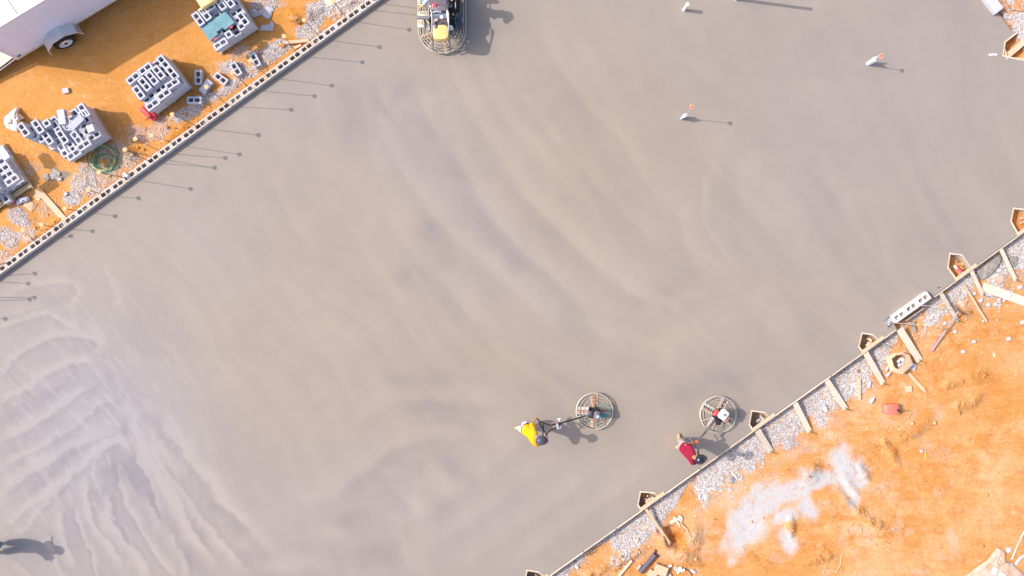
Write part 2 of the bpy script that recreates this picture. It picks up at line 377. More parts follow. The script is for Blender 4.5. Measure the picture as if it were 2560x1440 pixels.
# ---- ground material
def ground_material():
    m = bpy.data.materials.new('red_clay'); m.use_nodes = True; nt = m.node_tree; N = nt.nodes; L = nt.links; b = N['Principled BSDF']
    b.inputs['Roughness'].default_value = .95; b.inputs['Specular IOR Level'].default_value = .15
    g = N.new('ShaderNodeNewGeometry'); pos = g.outputs['Position']
    def noise(sc, det=6, rough=.6, vec=None, dist=0):
        n = N.new('ShaderNodeTexNoise'); n.inputs['Scale'].default_value = sc; n.inputs['Detail'].default_value = det
        n.inputs['Roughness'].default_value = rough; n.inputs['Distortion'].default_value = dist
        L.new(vec or pos, n.inputs['Vector']); return n.outputs['Fac']
    def ramp(fac, a, b_, ca=(0, 0, 0, 1), cb=(1, 1, 1, 1)):
        r = N.new('ShaderNodeValToRGB'); r.color_ramp.elements[0].position = a; r.color_ramp.elements[1].position = b_
        r.color_ramp.elements[0].color = ca; r.color_ramp.elements[1].color = cb; L.new(fac, r.inputs['Fac']); return r.outputs['Color']
    def mix(fac, a, b_):
        x = N.new('ShaderNodeMix'); x.data_type = 'RGBA'
        if isinstance(fac, float): x.inputs[0].default_value = fac
        else: L.new(fac, x.inputs[0])
        for i, c in ((6, a), (7, b_)):
            if isinstance(c, tuple): x.inputs[i].default_value = c
            else: L.new(c, x.inputs[i])
        return x.outputs[2]
    def attr(n):
        a = N.new('ShaderNodeAttribute'); a.attribute_name = n; return a.outputs['Fac']
    def mul(a, b_, op='MULTIPLY'):
        x = N.new('ShaderNodeMath'); x.operation = op
        for i, c in ((0, a), (1, b_)):
            if isinstance(c, (int, float)): x.inputs[i].default_value = c
            else: L.new(c, x.inputs[i])
        return x.outputs[0]
    deep = (.56, .22, .055, 1); mid = (.78, .355, .120, 1); lite = (.86, .52, .28, 1)
    c = mix(ramp(noise(.55, 5, .55), .38, .62), mid, lite)
    c = mix(ramp(noise(1.6, 9, .74, dist=.6), .46, .62), c, (.68, .285, .075, 1))
    c = mix(ramp(noise(4.5, 9, .78), .52, .70), c, deep)
    sm = N.new('ShaderNodeMapping'); sm.inputs['Rotation'].default_value = (0, 0, -.72); sm.inputs['Scale'].default_value = (.35, 2.4, 1); L.new(pos, sm.inputs['Vector'])
    c = mix(mul(ramp(noise(1.5, 8, .72, sm.outputs['Vector'], .3), .48, .66), .75), c, (.66, .265, .06, 1))
    c = mix(mul(ramp(noise(3.1, 7, .7, sm.outputs['Vector'], .2), .56, .70), .5), c, (.86, .56, .34, 1))
    c = mix(mul(attr('dust'), ramp(noise(2.5, 7, .7), .22, .60)), c, (.86, .52, .29, 1))
    c = mix(mul(attr('side'), .60), c, (.72, .345, .085, 1))
    c = mix(ramp(noise(3.2, 7, .7, dist=.8), .60, .72), c, (.84, .56, .36, 1))
    c = mix(mul(ramp(noise(16, 6, .75), .58, .66), .55), c, (.84, .62, .44, 1))
    c = mix(mul(ramp(noise(26, 6, .75), .42, .28), .4), c, (.40, .16, .03, 1))
    c = mix(mul(attr('rich'), .8), c, (.50, .19, .015, 1))
    pl = mul(attr('pale'), ramp(noise(5, 9, .8, dist=.6), .30, .47))
    c = mix(pl, c, (.54, .505, .50, 1))
    gr = attr('gravel')
    gn = N.new('ShaderNodeTexVoronoi'); gn.inputs['Scale'].default_value = 34; L.new(pos, gn.inputs['Vector'])
    gc = ramp(gn.outputs['Color'], .1, .9, (.26, .24, .25, 1), (.62, .60, .64, 1))
    grm = mul(gr, ramp(noise(7, 5, .7), .30, .55))
    c = mix(grm, c, gc)
    c = mix(mul(attr('wet'), .95), c, (.25, .215, .18, 1))
    L.new(c, b.inputs['Base Color'])
    # relief: clods, grit and tyre lugs
    h = mul(mul(noise(7, 9, .72), mul(mul(attr('lumpy'), 1.6), .8, 'ADD')), mul(noise(45, 5, .7), .25), 'ADD')
    mp = N.new('ShaderNodeMapping'); mp.inputs['Rotation'].default_value = (0, 0, .75); L.new(pos, mp.inputs['Vector'])
    br = N.new('ShaderNodeTexBrick'); br.inputs['Scale'].default_value = 5.4; br.inputs['Mortar Size'].default_value = .045
    br.inputs['Brick Width'].default_value = 1.0; br.inputs['Row Height'].default_value = .8; br.inputs['Mortar Smooth'].default_value = .5
    nd = N.new('ShaderNodeTexNoise'); nd.inputs['Scale'].default_value = 1.3
    L.new(mp.outputs['Vector'], nd.inputs['Vector'])
    vm = N.new('ShaderNodeMix'); vm.data_type = 'VECTOR'; vm.inputs[0].default_value = .34
    L.new(mp.outputs['Vector'], vm.inputs[4]); L.new(nd.outputs['Color'], vm.inputs[5]); L.new(vm.outputs[1], br.inputs['Vector'])
    tr = mul(mul(br.outputs['Fac'], attr('tread')), ramp(noise(4, 4), .44, .60))
    h = mul(h, mul(tr, -.8), 'ADD')
    h = mul(h, mul(noise(6, 5, .6, sm.outputs['Vector']), .5), 'ADD')
    bp = N.new('ShaderNodeBump'); bp.inputs['Strength'].default_value = .75; bp.inputs['Distance'].default_value = .07
    L.new(h, bp.inputs['Height']); L.new(bp.outputs['Normal'], b.inputs['Normal'])
    return m
M['clay'] = ground_material()

def build_ground():
    xs = np.concatenate([np.linspace(-200, -22, 12), np.arange(-15.4, 15.5, .055), np.linspace(22, 200, 12)])
    ys = np.concatenate([np.linspace(-200, -14, 12), np.arange(-8.9, 8.95, .055), np.linspace(14, 200, 12)])
    X, Y = np.meshgrid(xs, ys); Z = ground_z(X, Y)
    px, py = to_px(X, Y, Z)
    nx, ny = len(xs), len(ys)
    idx = np.arange(nx * ny).reshape(ny, nx)
    Fq = np.stack([idx[:-1, :-1], idx[:-1, 1:], idx[1:, 1:], idx[1:, :-1]], -1).reshape(-1, 4)
    V_ = np.stack([X, Y, Z], -1).reshape(-1, 3)
    s = X * VX + Y * VY
    rich = bumps(px, py, [(1690,1350,40,42,0),(1735,1380,40,22,20),(330,385,34,24,0),(360,330,26,14,-36),(440,340,60,12,-36),(760,42,32,20,0),(820,30,40,16,0),(720,30,60,22,0),
                          (865,15,24,8,-30),(110,585,60,14,-36),(60,625,60,12,-36),(150,555,30,10,-36)], .3) * (fbm(px, py, 20, 3, 91) * 1.3)
    rich = rich + (s < S_OUT) * np.exp(-np.maximum(S_OUT - s, 0) / .12) * .8
    wet = bumps(px, py, [(2475,668,34,22,-36),(2520,655,16,22,20),(2215,862,16,16,0),(1622,1250,26,20,0),(1335,1440,22,14,0),(1895,1050,22,22,0),(2175,855,22,20,0),(2403,650,22,13,60),(150,440,32,11,-10),(135,425,8,8,0),(1640,1300,10,6,0)], .75)
    wet = wet + (px > 2380) * (py < form_y(px) + 120) * (py > form_y(px) + 10) * (fbm(px, py, 24, 3, 93) > .58) * .35 * (px > 2360)
    wet = np.clip(wet, 0, 1) * (fbm(px, py, 10, 3, 95) > .28)
    dust = bumps(px, py, [(2420,1330,300,90,-32,),(2500,1150,130,60,-60),(2250,1400,200,60,-20),(2520,900,90,60,0),(2300,1050,120,50,-20),(1800,1260,160,50,-36),(1850,1180,140,40,-30),(2000,1120,160,40,-30),(150,230,120,40,-20),(330,240,40,30,0)], .0) * np.clip((fbm(px + py * .5, py * 1.8 + px, 130, 4, 99) - .30) * 2.6, 0, 1)
    attrs = dict(lumpy=bumps(px, py, CLOD, .0), dust=np.clip(dust, 0, 1), gravel=gravel_den(px, py), pale=np.clip(pale_f(px, py) + .22 * sstep(.56, .74, fbm(px, py, 34, 5, 97)) * (py > 1000) * (px < 2400), 0, 1), side=(s < S_MID) * 1.0,
                 rich=np.clip(rich, 0, 1), wet=wet, tread=bumps(px, py, TREAD, .5))
    o = new_mesh('ground', V_, Fq, M['clay'], {k: v.reshape(-1) for k, v in attrs.items()})
    struct(o)
build_ground()

# ---- the slab
BOX = [ # blockouts: outline in photo pixels (outer), first and last corner on the form line
 [(1367,1446.6),(1358.6,1437),(1347,1428.5),(1316.6,1423.5),(1309,1460),(1318,1479)],
 [(1657,1243),(1648,1243),(1637,1230.4),(1600,1227.5),(1593,1262),(1602,1279)],
 [(1933,1046),(1926.7,1044.5),(1913,1030),(1878,1025),(1871.7,1061.7),(1881.7,1083)],
 [(2205,850),(2200,850),(2183,835),(2154,831),(2145,866.7),(2156,885)],
 [(2437,673),(2432,673),(2405.5,636),(2373.6,632),(2368,669.4),(2390,704)],
 [(2595,556),(2590,556),(2566,523),(2533,519),(2525.7,554),(2545,591)]]
BOX_R = [(2542.5,80),(2511,104),(2506,141),(2545,150),(2590,175)]
def on_form(px): return (px, float(form_y(px)) - 5.5)
def slab_outline():
    pts = [(-700,1199.9),(1500,-394.2),(2135,-467)]
    pts += [(2529.5,78.5)] + [(2542.5,80),(2511,104),(2506,141),(2545,150),(2588,159.5)]
    pts += [(2776,420)]
    for bx in BOX[::-1]:
        a = on_form(bx[0][0]); b = on_form(bx[-1][0])
        if bx is BOX[3]:
            pts += [(2334,740.5),(2318,727.5),(2226,792),(2236,812),(2241.5,820.5)]
        pts += [a] + bx[1:-1] + [b]
    pts += [on_form(1000), (-700, 2200)]
    return pts
def inside(poly, x, y):
    c = np.zeros(x.shape, bool); n = len(poly)
    for i in range(n):
        x0, y0 = poly[i]; x1, y1 = poly[(i + 1) % n]
        if y0 == y1: continue
        c ^= ((y0 > y) != (y1 > y)) & (x < (x1 - x0) * (y - y0) / (y1 - y0) + x0)
    return c
# trowel strokes, their sheen painted as lighter and darker tone: (points, width px, lightness, sign of the crisp side)
STR = [
 ([(0,829),(44,801),(111,784),(167,807),(205,818)],13,.9,1),([(0,945),(33,895),(89,857),(150,834),(217,834),(247,866)],14,1,1),
 ([(0,1012),(56,973),(133,923),(200,907),(250,916)],14,.95,1),([(0,1101),(72,1062),(155,1012),(239,957)],16,1,1),
 ([(0,1179),(72,1134),(144,1084),(233,1029),(289,995)],16,.8,1),([(0,1240),(67,1184),(167,1123),(311,1068)],20,.7,1),
 ([(0,1312),(111,1245),(189,1184),(261,1112),(311,1100)],16,.9,1),([(33,1340),(100,1279),(167,1201)],14,.6,1),
 ([(0,752),(60,722),(120,700),(175,706),(190,735),(160,765)],13,.7,1),([(0,800),(60,770),(110,762)],10,.5,1),
 ([(333,1040),(361,1095),(389,1162),(433,1240),(478,1334),(544,1418)],18,1.2,-1),([(380,1090),(411,1162),(478,1268),(555,1362),(640,1440)],14,.8,-1),
 ([(400,1030),(455,1123),(533,1223),(611,1307),(690,1390)],22,.8,1),([(300,1162),(311,1251),(339,1307),(389,1390),(433,1440)],11,.9,1),
 ([(267,1223),(278,1295),(322,1373),(378,1440)],13,1.1,-1),([(211,1184),(222,1262),(250,1334),(311,1418)],13,1,-1),
 ([(189,1262),(205,1334),(228,1390),(250,1440)],7,.9,1),([(155,1268),(161,1340),(189,1418)],13,.9,-1),([(355,1240),(400,1307),(444,1379),(480,1440)],14,.9,-1),
 ([(235,1150),(262,1122),(300,1112),(318,1130)],14,1,1),([(340,1120),(372,1200),(400,1290),(460,1400)],9,.7,1),([(230,1190),(240,1140)],10,.7,1),
 ([(120,1340),(135,1400),(160,1440)],12,.8,-1),([(40,1400),(80,1440)],12,.6,-1),
 ([(250,655),(285,720),(290,770)],16,.45,1),([(215,800),(250,850),(235,890)],16,.5,1),
 ([(310,1000),(340,1040),(400,1100),(470,1180)],24,.5,-1),
 ([(600,1333),(644,1375),(740,1392),(820,1400)],20,.55,-1),([(640,1424),(700,1420),(849,1420)],12,.6,1),
 ([(702,1236),(787,1246),(849,1200),(911,1169),(956,1129),(1000,1107),(1067,1089),(1178,1084)],17,.8,1),
 ([(860,1060),(978,1000),(1044,991),(1155,996),(1250,1005)],18,.55,1),([(938,1155),(978,1204),(1022,1249),(1049,1284)],15,.95,1),
 ([(1071,1155),(1111,1200),(1133,1227)],20,.8,-1),([(1060,1045),(1130,1035),(1200,1050)],12,.35,1),
 ([(978,1320),(1067,1275),(1155,1218),(1244,1147),(1330,1080)],17,.65,1),([(1044,1369),(1133,1324),(1222,1262),(1310,1200),(1400,1142)],18,.55,1),
 ([(1133,1440),(1222,1364),(1320,1293),(1400,1240),(1520,1150)],18,.55,1),([(1244,1440),(1400,1325),(1560,1210),(1660,1140)],18,.55,1),
 ([(1010,1340),(1020,1400),(1050,1440)],15,.7,1),([(860,1200),(830,1235)],8,.5,1),([(850,1400),(860,1420),(890,1440)],7,.5,1),([(800,1330),(830,1340),(870,1335)],14,.5,1),
 ([(1130,139),(1154,212),(1183,270),(1212,319),(1246,372),(1329,498),(1420,590),(1530,690),(1640,775)],15,.62,1),
 ([(1037,197),(1062,260),(1110,343),(1154,401),(1183,460),(1215,520),(1290,600),(1400,700),(1500,790)],17,.85,1),
 ([(940,217),(969,270),(1003,309)],8,.8,1),([(935,280),(960,333),(989,392),(1040,470)],13,.7,1),([(880,190),(960,160),(1000,150)],30,.3,1),
 ([(1180,120),(1210,200),(1250,270),(1300,335),(1370,410),(1480,520)],12,.4,1),
 ([(1225,70),(1240,120),(1266,187),(1305,241),(1344,294),(1397,353),(1480,440),(1600,560),(1700,660)],13,.6,1),
 ([(1330,60),(1372,105),(1411,167),(1478,261),(1560,350),(1628,461),(1700,539),(1740,590)],13,.6,1),
 ([(1420,80),(1470,170),(1540,260),(1600,330)],14,.3,1),
 ([(678,430),(702,484),(726,547),(751,586),(800,650)],12,.6,1),([(770,330),(790,400),(830,450)],16,.5,1),([(640,500),(665,560),(700,640)],14,.35,1),
 ([(1023,450),(1067,503),(1115,562),(1159,605),(1230,660),(1300,730)],20,.8,1),([(940,500),(989,567),(1028,625),(1086,673),(1160,760),(1210,820)],20,.6,1),
 ([(860,520),(900,600),(960,690),(1040,780),(1100,860)],18,.45,1),([(1110,700),(1180,780),(1250,870),(1300,920)],18,.4,1),
 ([(1300,461),(1411,572),(1522,672),(1644,761)],20,.6,1),([(1433,733),(1480,800),(1539,855)],22,.6,1),([(1190,640),(1290,720),(1390,830)],20,.5,1),
 ([(1711,500),(1711,561),(1722,617),(1767,700)],15,.65,1),([(1761,455),(1758,520),(1765,565),(1800,617),(1861,700)],7,.6,1),([(1790,400),(1765,440),(1758,500)],9,.35,1),
 ([(1920,370),(1870,400),(1848,455),(1870,510),(1894,527),(1967,617),(2030,690)],22,.55,1),([(2155,480),(2180,540),(2211,600),(2215,680)],12,.5,1),
 ([(2060,430),(2110,520),(2150,640)],18,.35,1),([(1990,210),(2050,200),(2110,215)],12,.3,-1),([(1680,130),(1740,170),(1800,215),(1860,270)],14,.35,1),
 ([(1900,690),(1960,760),(2000,850)],18,.35,-1),([(1600,770),(1700,740),(1780,715)],12,.4,-1),([(1650,900),(1740,830),(1840,800)],18,.35,1),([(1880,740),(1930,780),(1925,830)],20,.35,1),
 ([(700,690),(740,780),(800,860),(880,930)],24,.25,1),([(420,640),(470,760),(560,880)],26,.22,1),([(1260,950),(1420,920),(1560,880)],20,.25,1),
 ([(500,440),(520,410),(560,395)],7,.4,1),([(590,330),(640,270),(700,240)],26,.25,1)]
DRK = [(872,241,52,30,-25,1),(892,314,44,42,30,1),(1018,221,60,24,-20,.8),(1067,314,30,44,-40,.8),(1135,440,55,40,40,.9),(1178,537,36,56,-35,.9),(1240,610,30,70,-42,1),(1290,655,30,28,0,.8),
 (1071,576,42,38,0,.9),(1115,644,30,42,-40,.8),(1018,698,34,26,0,.7),(1200,420,50,30,40,.35),(960,270,30,50,-30,.5),(1430,760,60,40,40,.6),(1350,690,50,30,40,.35),(930,870,80,30,50,.35),(1018,955,56,20,15,.8),(1133,951,60,20,5,.6),
 (1111,1020,95,20,5,.9),(1120,1050,60,14,10,.5),(875,1298,52,34,0,1),(930,1300,40,18,35,.6),(849,1391,60,34,0,.9),(950,1385,44,40,40,.9),(644,1391,46,26,0,.9),(969,1150,34,18,-30,.7),(1151,1182,26,50,-45,.9),(1089,1244,26,46,-42,.7),(1000,1200,24,50,-40,.6),
 (880,1230,50,16,-40,.7),(1040,1170,20,50,-40,.5),(1260,1130,60,18,-20,.5),(310,1180,50,44,0,.9),(250,1250,26,60,0,.6),(360,1220,24,90,-25,.8),(420,1330,26,80,-30,.8),(300,1340,18,70,-20,.6),(190,1330,12,60,-10,.4),
 (480,1390,30,60,-30,.6),(560,1290,20,90,-42,.5),(60,1020,90,14,-32,.6),(120,980,90,12,-30,.5),(60,1120,100,14,-32,.6),(180,1060,90,14,-32,.6),(150,1160,120,18,-32,.55),(100,1220,110,14,-35,.5),(40,880,60,14,-35,.5),(170,870,60,16,0,.4),(40,790,60,14,-20,.5),(140,740,50,16,-10,.5),(230,960,60,16,-15,.35),
 (180,690,14,26,0,.5),(300,1080,40,20,-30,.6),(1740,970,110,40,-20,.75),(1830,950,60,50,0,.45),(1660,1010,70,26,-20,.4),(500,500,60,20,-60,.25),(1500,1090,60,30,0,.2),(1200,60,30,90,0,.2),(2050,560,60,90,0,.15)]
COOL = [(250,1200,420,330,0,1),(60,850,200,260,0,.9),(330,1350,380,200,0,1),(1000,330,210,150,30,.75),(1200,560,200,80,45,.7),(740,250,200,90,-35,.6),(1100,720,230,60,40,.5),(1400,770,160,60,45,.5),(950,1250,300,130,0,.6),(600,1420,400,60,0,.7),
 (1250,1300,300,120,-35,.45),(2150,300,520,420,0,.55),(1900,560,200,140,0,.3),(450,520,120,200,-30,.5),(560,640,180,120,0,.35),(1480,1200,200,80,-36,.3),(2400,150,260,200,0,.4),(1760,960,160,60,0,.4)]
WARM = [(850,750,260,220,0,.7),(1450,450,200,330,-35,.85),(1650,350,330,150,50,.6),(1350,900,380,120,-5,.6),(500,900,200,120,30,.5),(700,1050,260,120,0,.35),(900,450,110,60,40,.5),(1820,780,300,120,-20,.45),(1560,1040,200,90,-35,.6),(1200,860,160,80,30,.5),(2000,900,200,60,-36,.3),(1700,1100,300,60,-36,.5)]
def catmull(pts, n=7):
    P_ = [np.array(p, float) for p in pts]; P_ = [2 * P_[0] - P_[1]] + P_ + [2 * P_[-1] - P_[-2]]; out = []
    for i in range(1, len(P_) - 2):
        for k in range(n):
            t = k / n; a, b, c, d = P_[i - 1:i + 3]
            out.append(.5 * ((2 * b) + (c - a) * t + (2 * a - 5 * b + 4 * c - d) * t * t + (3 * b - a - 3 * c + d) * t ** 3))
    out.append(P_[-2]); return np.array(out)
def slab_tone(px, py):
    wk = np.where(px < 640, 1.0, .45)
    wx = px + wk * (fbm(px, py, 60, 3, 201) - .5) * 26 + (fbm(px, py, 12, 3, 202) - .5) * 11 * wk
    wy = py + wk * (fbm(px, py, 60, 3, 203) - .5) * 26 + (fbm(px, py, 12, 3, 204) - .5) * 11
    tone = np.zeros(px.shape); damp = np.where(px < 620, 1.0, .74)
    for pts, w, amp, sgn in STR:
        if pts[0][0] < 560 and pts[0][1] > 640: w = w * .58; amp = amp * 1.75; comp = .30
        else: w = w * 1.15; comp = .22
        c = catmull(pts); lo = c.min(0) - 5 * w; hi = c.max(0) + 5 * w
        k = np.where((wx > lo[0]) & (wx < hi[0]) & (wy > lo[1]) & (wy < hi[1]))[0]
        if not len(k): continue
        x = wx[k]; y = wy[k]; best = np.full(len(k), 1e9); sd_ = np.zeros(len(k)); tt = np.zeros(len(k))
        for i in range(len(c) - 1):
            a = c[i]; d = c[i + 1] - a; l2 = d @ d
            t = np.clip(((x - a[0]) * d[0] + (y - a[1]) * d[1]) / l2, 0, 1)
            dx = x - a[0] - t * d[0]; dy = y - a[1] - t * d[1]; dist = np.hypot(dx, dy); m = dist < best
            best[m] = dist[m]; sd_[m] = (np.sign(d[0] * dy - d[1] * dx) * dist)[m]; tt[m] = ((i + t) / (len(c) - 1))[m]
        s = sd_ * -sgn
        prof = np.where(s > 0, np.exp(-(s / (w * 1.9)) ** 2), np.exp(-(s / (w * .55)) ** 2)) - comp * np.where(s < 0, np.exp(-((s + w * 1.3) / (w * .9)) ** 2), 0)
        tone[k] += amp * prof * np.clip(np.minimum(tt, 1 - tt) * 7, 0, 1) ** .7
    soft = fbm(px, py, 45, 4, 211)
    q = px * np.sin(2.55 + .5) - py * np.cos(2.55 + .5); p = px * np.cos(2.55 + .5) + py * np.sin(2.55 + .5)
    for cx, cy, rx, ry, an, de in DRK:
        a = math.radians(an); X = wx - cx; Y = wy - cy
        u = (X * math.cos(a) + Y * math.sin(a)) / rx; v = (-X * math.sin(a) + Y * math.cos(a)) / ry
        tone -= 1.35 * de * np.exp(-(u * u + v * v)) * (.45 + 1.4 * (soft - .25))
    # many faint overlapping passes
    ang = .95 + .25 * (fbm(px, py, 500, 2, 221) - .5)
    q = px * np.sin(ang) - py * np.cos(ang)
    p = px * np.cos(ang) + py * np.sin(ang)
    tone += np.where(px < 640, np.exp(-(((px - 200) / 300) ** 2 + ((py - 1080) / 330) ** 2)) * (sstep(.56, .70, fbm(q / 7, p / 60, 1.0, 3, 231)) * 1.1 + (fbm(px, py, 9, 3, 232) - .5) * 1.0), 0)
    tone *= damp
    tone += (fbm(q / 34, p / 420, 1.0, 3, 222) - .5) * .8
    tone += (fbm(px, py, 120, 4, 223) - .5) * .8
    cool = np.zeros(px.shape)
    for L_, sg in ((COOL, 1), (WARM, -1)):
        for cx, cy, rx, ry, an, de in L_:
            a = math.radians(an); X = wx - cx; Y = wy - cy
            u = (X * math.cos(a) + Y * math.sin(a)) / rx; v = (-X * math.sin(a) + Y * math.cos(a)) / ry
            cool += sg * de * np.exp(-(u * u + v * v) * 1.2)
    fresh = np.exp(-(((px - 230) / 330) ** 2 + ((py - 1080) / 380) ** 2) * 1.1)     # rougher part, not yet power trowelled
    return tone, np.clip(cool, -1.3, 1.4), fresh
def slab_material():
    m = bpy.data.materials.new('fresh_concrete'); m.use_nodes = True; nt = m.node_tree; N = nt.nodes; L = nt.links; b = N['Principled BSDF']
    def attr(n):
        a = N.new('ShaderNodeAttribute'); a.attribute_name = n; return a.outputs['Fac']
    def mr(src, a, b_, c, d):
        x = N.new('ShaderNodeMapRange'); x.inputs[1].default_value = a; x.inputs[2].default_value = b_; x.inputs[3].default_value = c; x.inputs[4].default_value = d
        L.new(src, x.inputs[0]); return x.outputs[0]
    def mix(fac, a, b_, bt='MIX'):
        x = N.new('ShaderNodeMix'); x.data_type = 'RGBA'; x.blend_type = bt
        L.new(fac, x.inputs[0]) if not isinstance(fac, float) else setattr(x.inputs[0], 'default_value', fac)
        for i, c in ((6, a), (7, b_)):
            if isinstance(c, tuple): x.inputs[i].default_value = c
            else: L.new(c, x.inputs[i])
        return x.outputs[2]
    g = N.new('ShaderNodeNewGeometry')
    base = mix(mr(attr('cool'), -1, 1, 0, 1), (.304, .246, .190, 1), (.292, .250, .224, 1))
    base0 = base; base = mix(mr(attr('fresh'), .2, .95, 0, 1), base, (.276, .252, .252, 1))
    n1 = N.new('ShaderNodeTexNoise'); n1.inputs['Scale'].default_value = 2.2; n1.inputs['Detail'].default_value = 9; n1.inputs['Roughness'].default_value = .6; n1.inputs['Distortion'].default_value = .5
    L.new(g.outputs['Position'], n1.inputs['Vector'])
    n2 = N.new('ShaderNodeTexNoise'); n2.inputs['Scale'].default_value = 26; n2.inputs['Detail'].default_value = 6; L.new(g.outputs['Position'], n2.inputs['Vector'])
    t = N.new('ShaderNodeMath'); t.operation = 'MULTIPLY_ADD'; t.inputs[1].default_value = .9; L.new(n1.outputs['Fac'], t.inputs[0]); L.new(attr('tone'), t.inputs[2])
    t2 = N.new('ShaderNodeMath'); t2.operation = 'MULTIPLY_ADD'; t2.inputs[1].default_value = .45; L.new(n2.outputs['Fac'], t2.inputs[0]); L.new(t.outputs[0], t2.inputs[2])
    v = mr(t2.outputs[0], -.6, 2.1, .80, 1.20)  # tone carries the painted trowel sheen into the base colour
    cc = N.new('ShaderNodeCombineColor')
    vb = mr(t2.outputs[0], -.6, 2.1, .85, 1.20)
    for i in range(3): L.new(vb if i == 2 else v, cc.inputs[i])
    pu = N.new('ShaderNodeMath'); pu.operation = 'MULTIPLY'; L.new(mr(attr('tone'), -.2, -1.2, 0, 1), pu.inputs[0]); L.new(mr(attr('fresh'), .3, .8, .25, 1), pu.inputs[1])
    base = mix(pu.outputs[0], base, (.270, .238, .248, 1))
    c = mix(1.0, base, cc.outputs[0], 'MULTIPLY')
    L.new(c, b.inputs['Base Color'])
    L.new(mr(t2.outputs[0], -.6, 2.1, .52, .72), b.inputs['Roughness']); b.inputs['Specular IOR Level'].default_value = .3
    bp = N.new('ShaderNodeBump'); bp.inputs['Strength'].default_value = .25; bp.inputs['Distance'].default_value = .012
    nb = N.new('ShaderNodeMath'); nb.operation = 'MULTIPLY_ADD'; nb.inputs[1].default_value = .5; L.new(n2.outputs['Fac'], nb.inputs[0]); fm = N.new('ShaderNodeMath'); fm.operation = 'MULTIPLY'; L.new(attr('tone'), fm.inputs[0]); L.new(mr(attr('fresh'), .3, 1, 0, .45), fm.inputs[1]); L.new(fm.outputs[0], nb.inputs[2])
    L.new(nb.outputs[0], bp.inputs['Height'])
    L.new(bp.outputs['Normal'], b.inputs['Normal'])
    return m
M['slab'] = slab_material()
def build_slab():
    poly = slab_outline()
    pts = []
    gx, gy = np.meshgrid(np.arange(-60, 2620, 5.6), np.arange(-60, 1500, 5.6))
    hx, hy = np.meshgrid(np.arange(-20, 720, 3.3), np.arange(670, 1470, 3.3)); kk = ~((gx > -22) & (gx < 722) & (gy > 668) & (gy < 1472))
    gx = np.concatenate([gx[kk], hx.ravel()]); gy = np.concatenate([gy[kk], hy.ravel()])
    rj = np.random.RandomState(3); gx = gx + rj.uniform(-1, 1, gx.shape); gy = gy + rj.uniform(-1, 1, gy.shape)
    gx = gx.ravel(); gy = gy.ravel(); k = inside(poly, gx, gy)
    # keep a little clear of the outline
    n = len(poly)
    for i in range(n):
        a = np.array(poly[i], float); d = np.array(poly[(i + 1) % n], float) - a; l2 = d @ d
        t = np.clip(((gx - a[0]) * d[0] + (gy - a[1]) * d[1]) / l2, 0, 1)
        k &= np.hypot(gx - a[0] - t * d[0], gy - a[1] - t * d[1]) > 2.2
    gx = gx[k]; gy = gy[k]
    allp = [Vector((float(a), float(b))) for a, b in poly] + [Vector((float(a), float(b))) for a, b in zip(gx, gy)]
    edges = [(i, (i + 1) % n) for i in range(n)]
    v2, e2, f2, *_ = delaunay_2d_cdt(allp, edges, [], 1, 1e-4)
    v2 = np.array([tuple(p) for p in v2]); f2 = np.array([f for f in f2 if len(f) == 3])
    px, py = v2[:, 0], v2[:, 1]
    X = (px - 1280) * K; Y = -(py - 720) * K
    tone, cool, fresh = slab_tone(px, py)
    Z = np.zeros_like(X) + (px < 640) * tone * .0006
    # orientation up
    a, b, c = f2[:, 0], f2[:, 1], f2[:, 2]
    cr = (X[b] - X[a]) * (Y[c] - Y[a]) - (Y[b] - Y[a]) * (X[c] - X[a])
    f2[cr < 0] = f2[cr < 0][:, ::-1]
    V_ = np.stack([X, Y, Z], 1)
    # sides
    base = len(V_); sv = []; sf = []
    for i, (a_, b_) in enumerate(poly):
        sv.append(((a_ - 1280) * K, -(b_ - 720) * K, .0)); sv.append(((a_ - 1280) * K, -(b_ - 720) * K, -.29))
    for i in range(n):
        j = (i + 1) % n; A, B, C, D = base + 2 * i, base + 2 * j, base + 2 * j + 1, base + 2 * i + 1
        sf += [(A, B, C), (A, C, D)]
    V_ = np.concatenate([V_, np.array(sv)]); f2 = np.concatenate([f2, np.array(sf)])
    pad = lambda q: np.concatenate([q, np.zeros(2 * n)])
    o = new_mesh('concrete_slab', V_, f2, M['slab'], dict(tone=pad(tone), cool=pad(cool), fresh=pad(fresh)), smooth=False)
    struct(o)
build_slab()

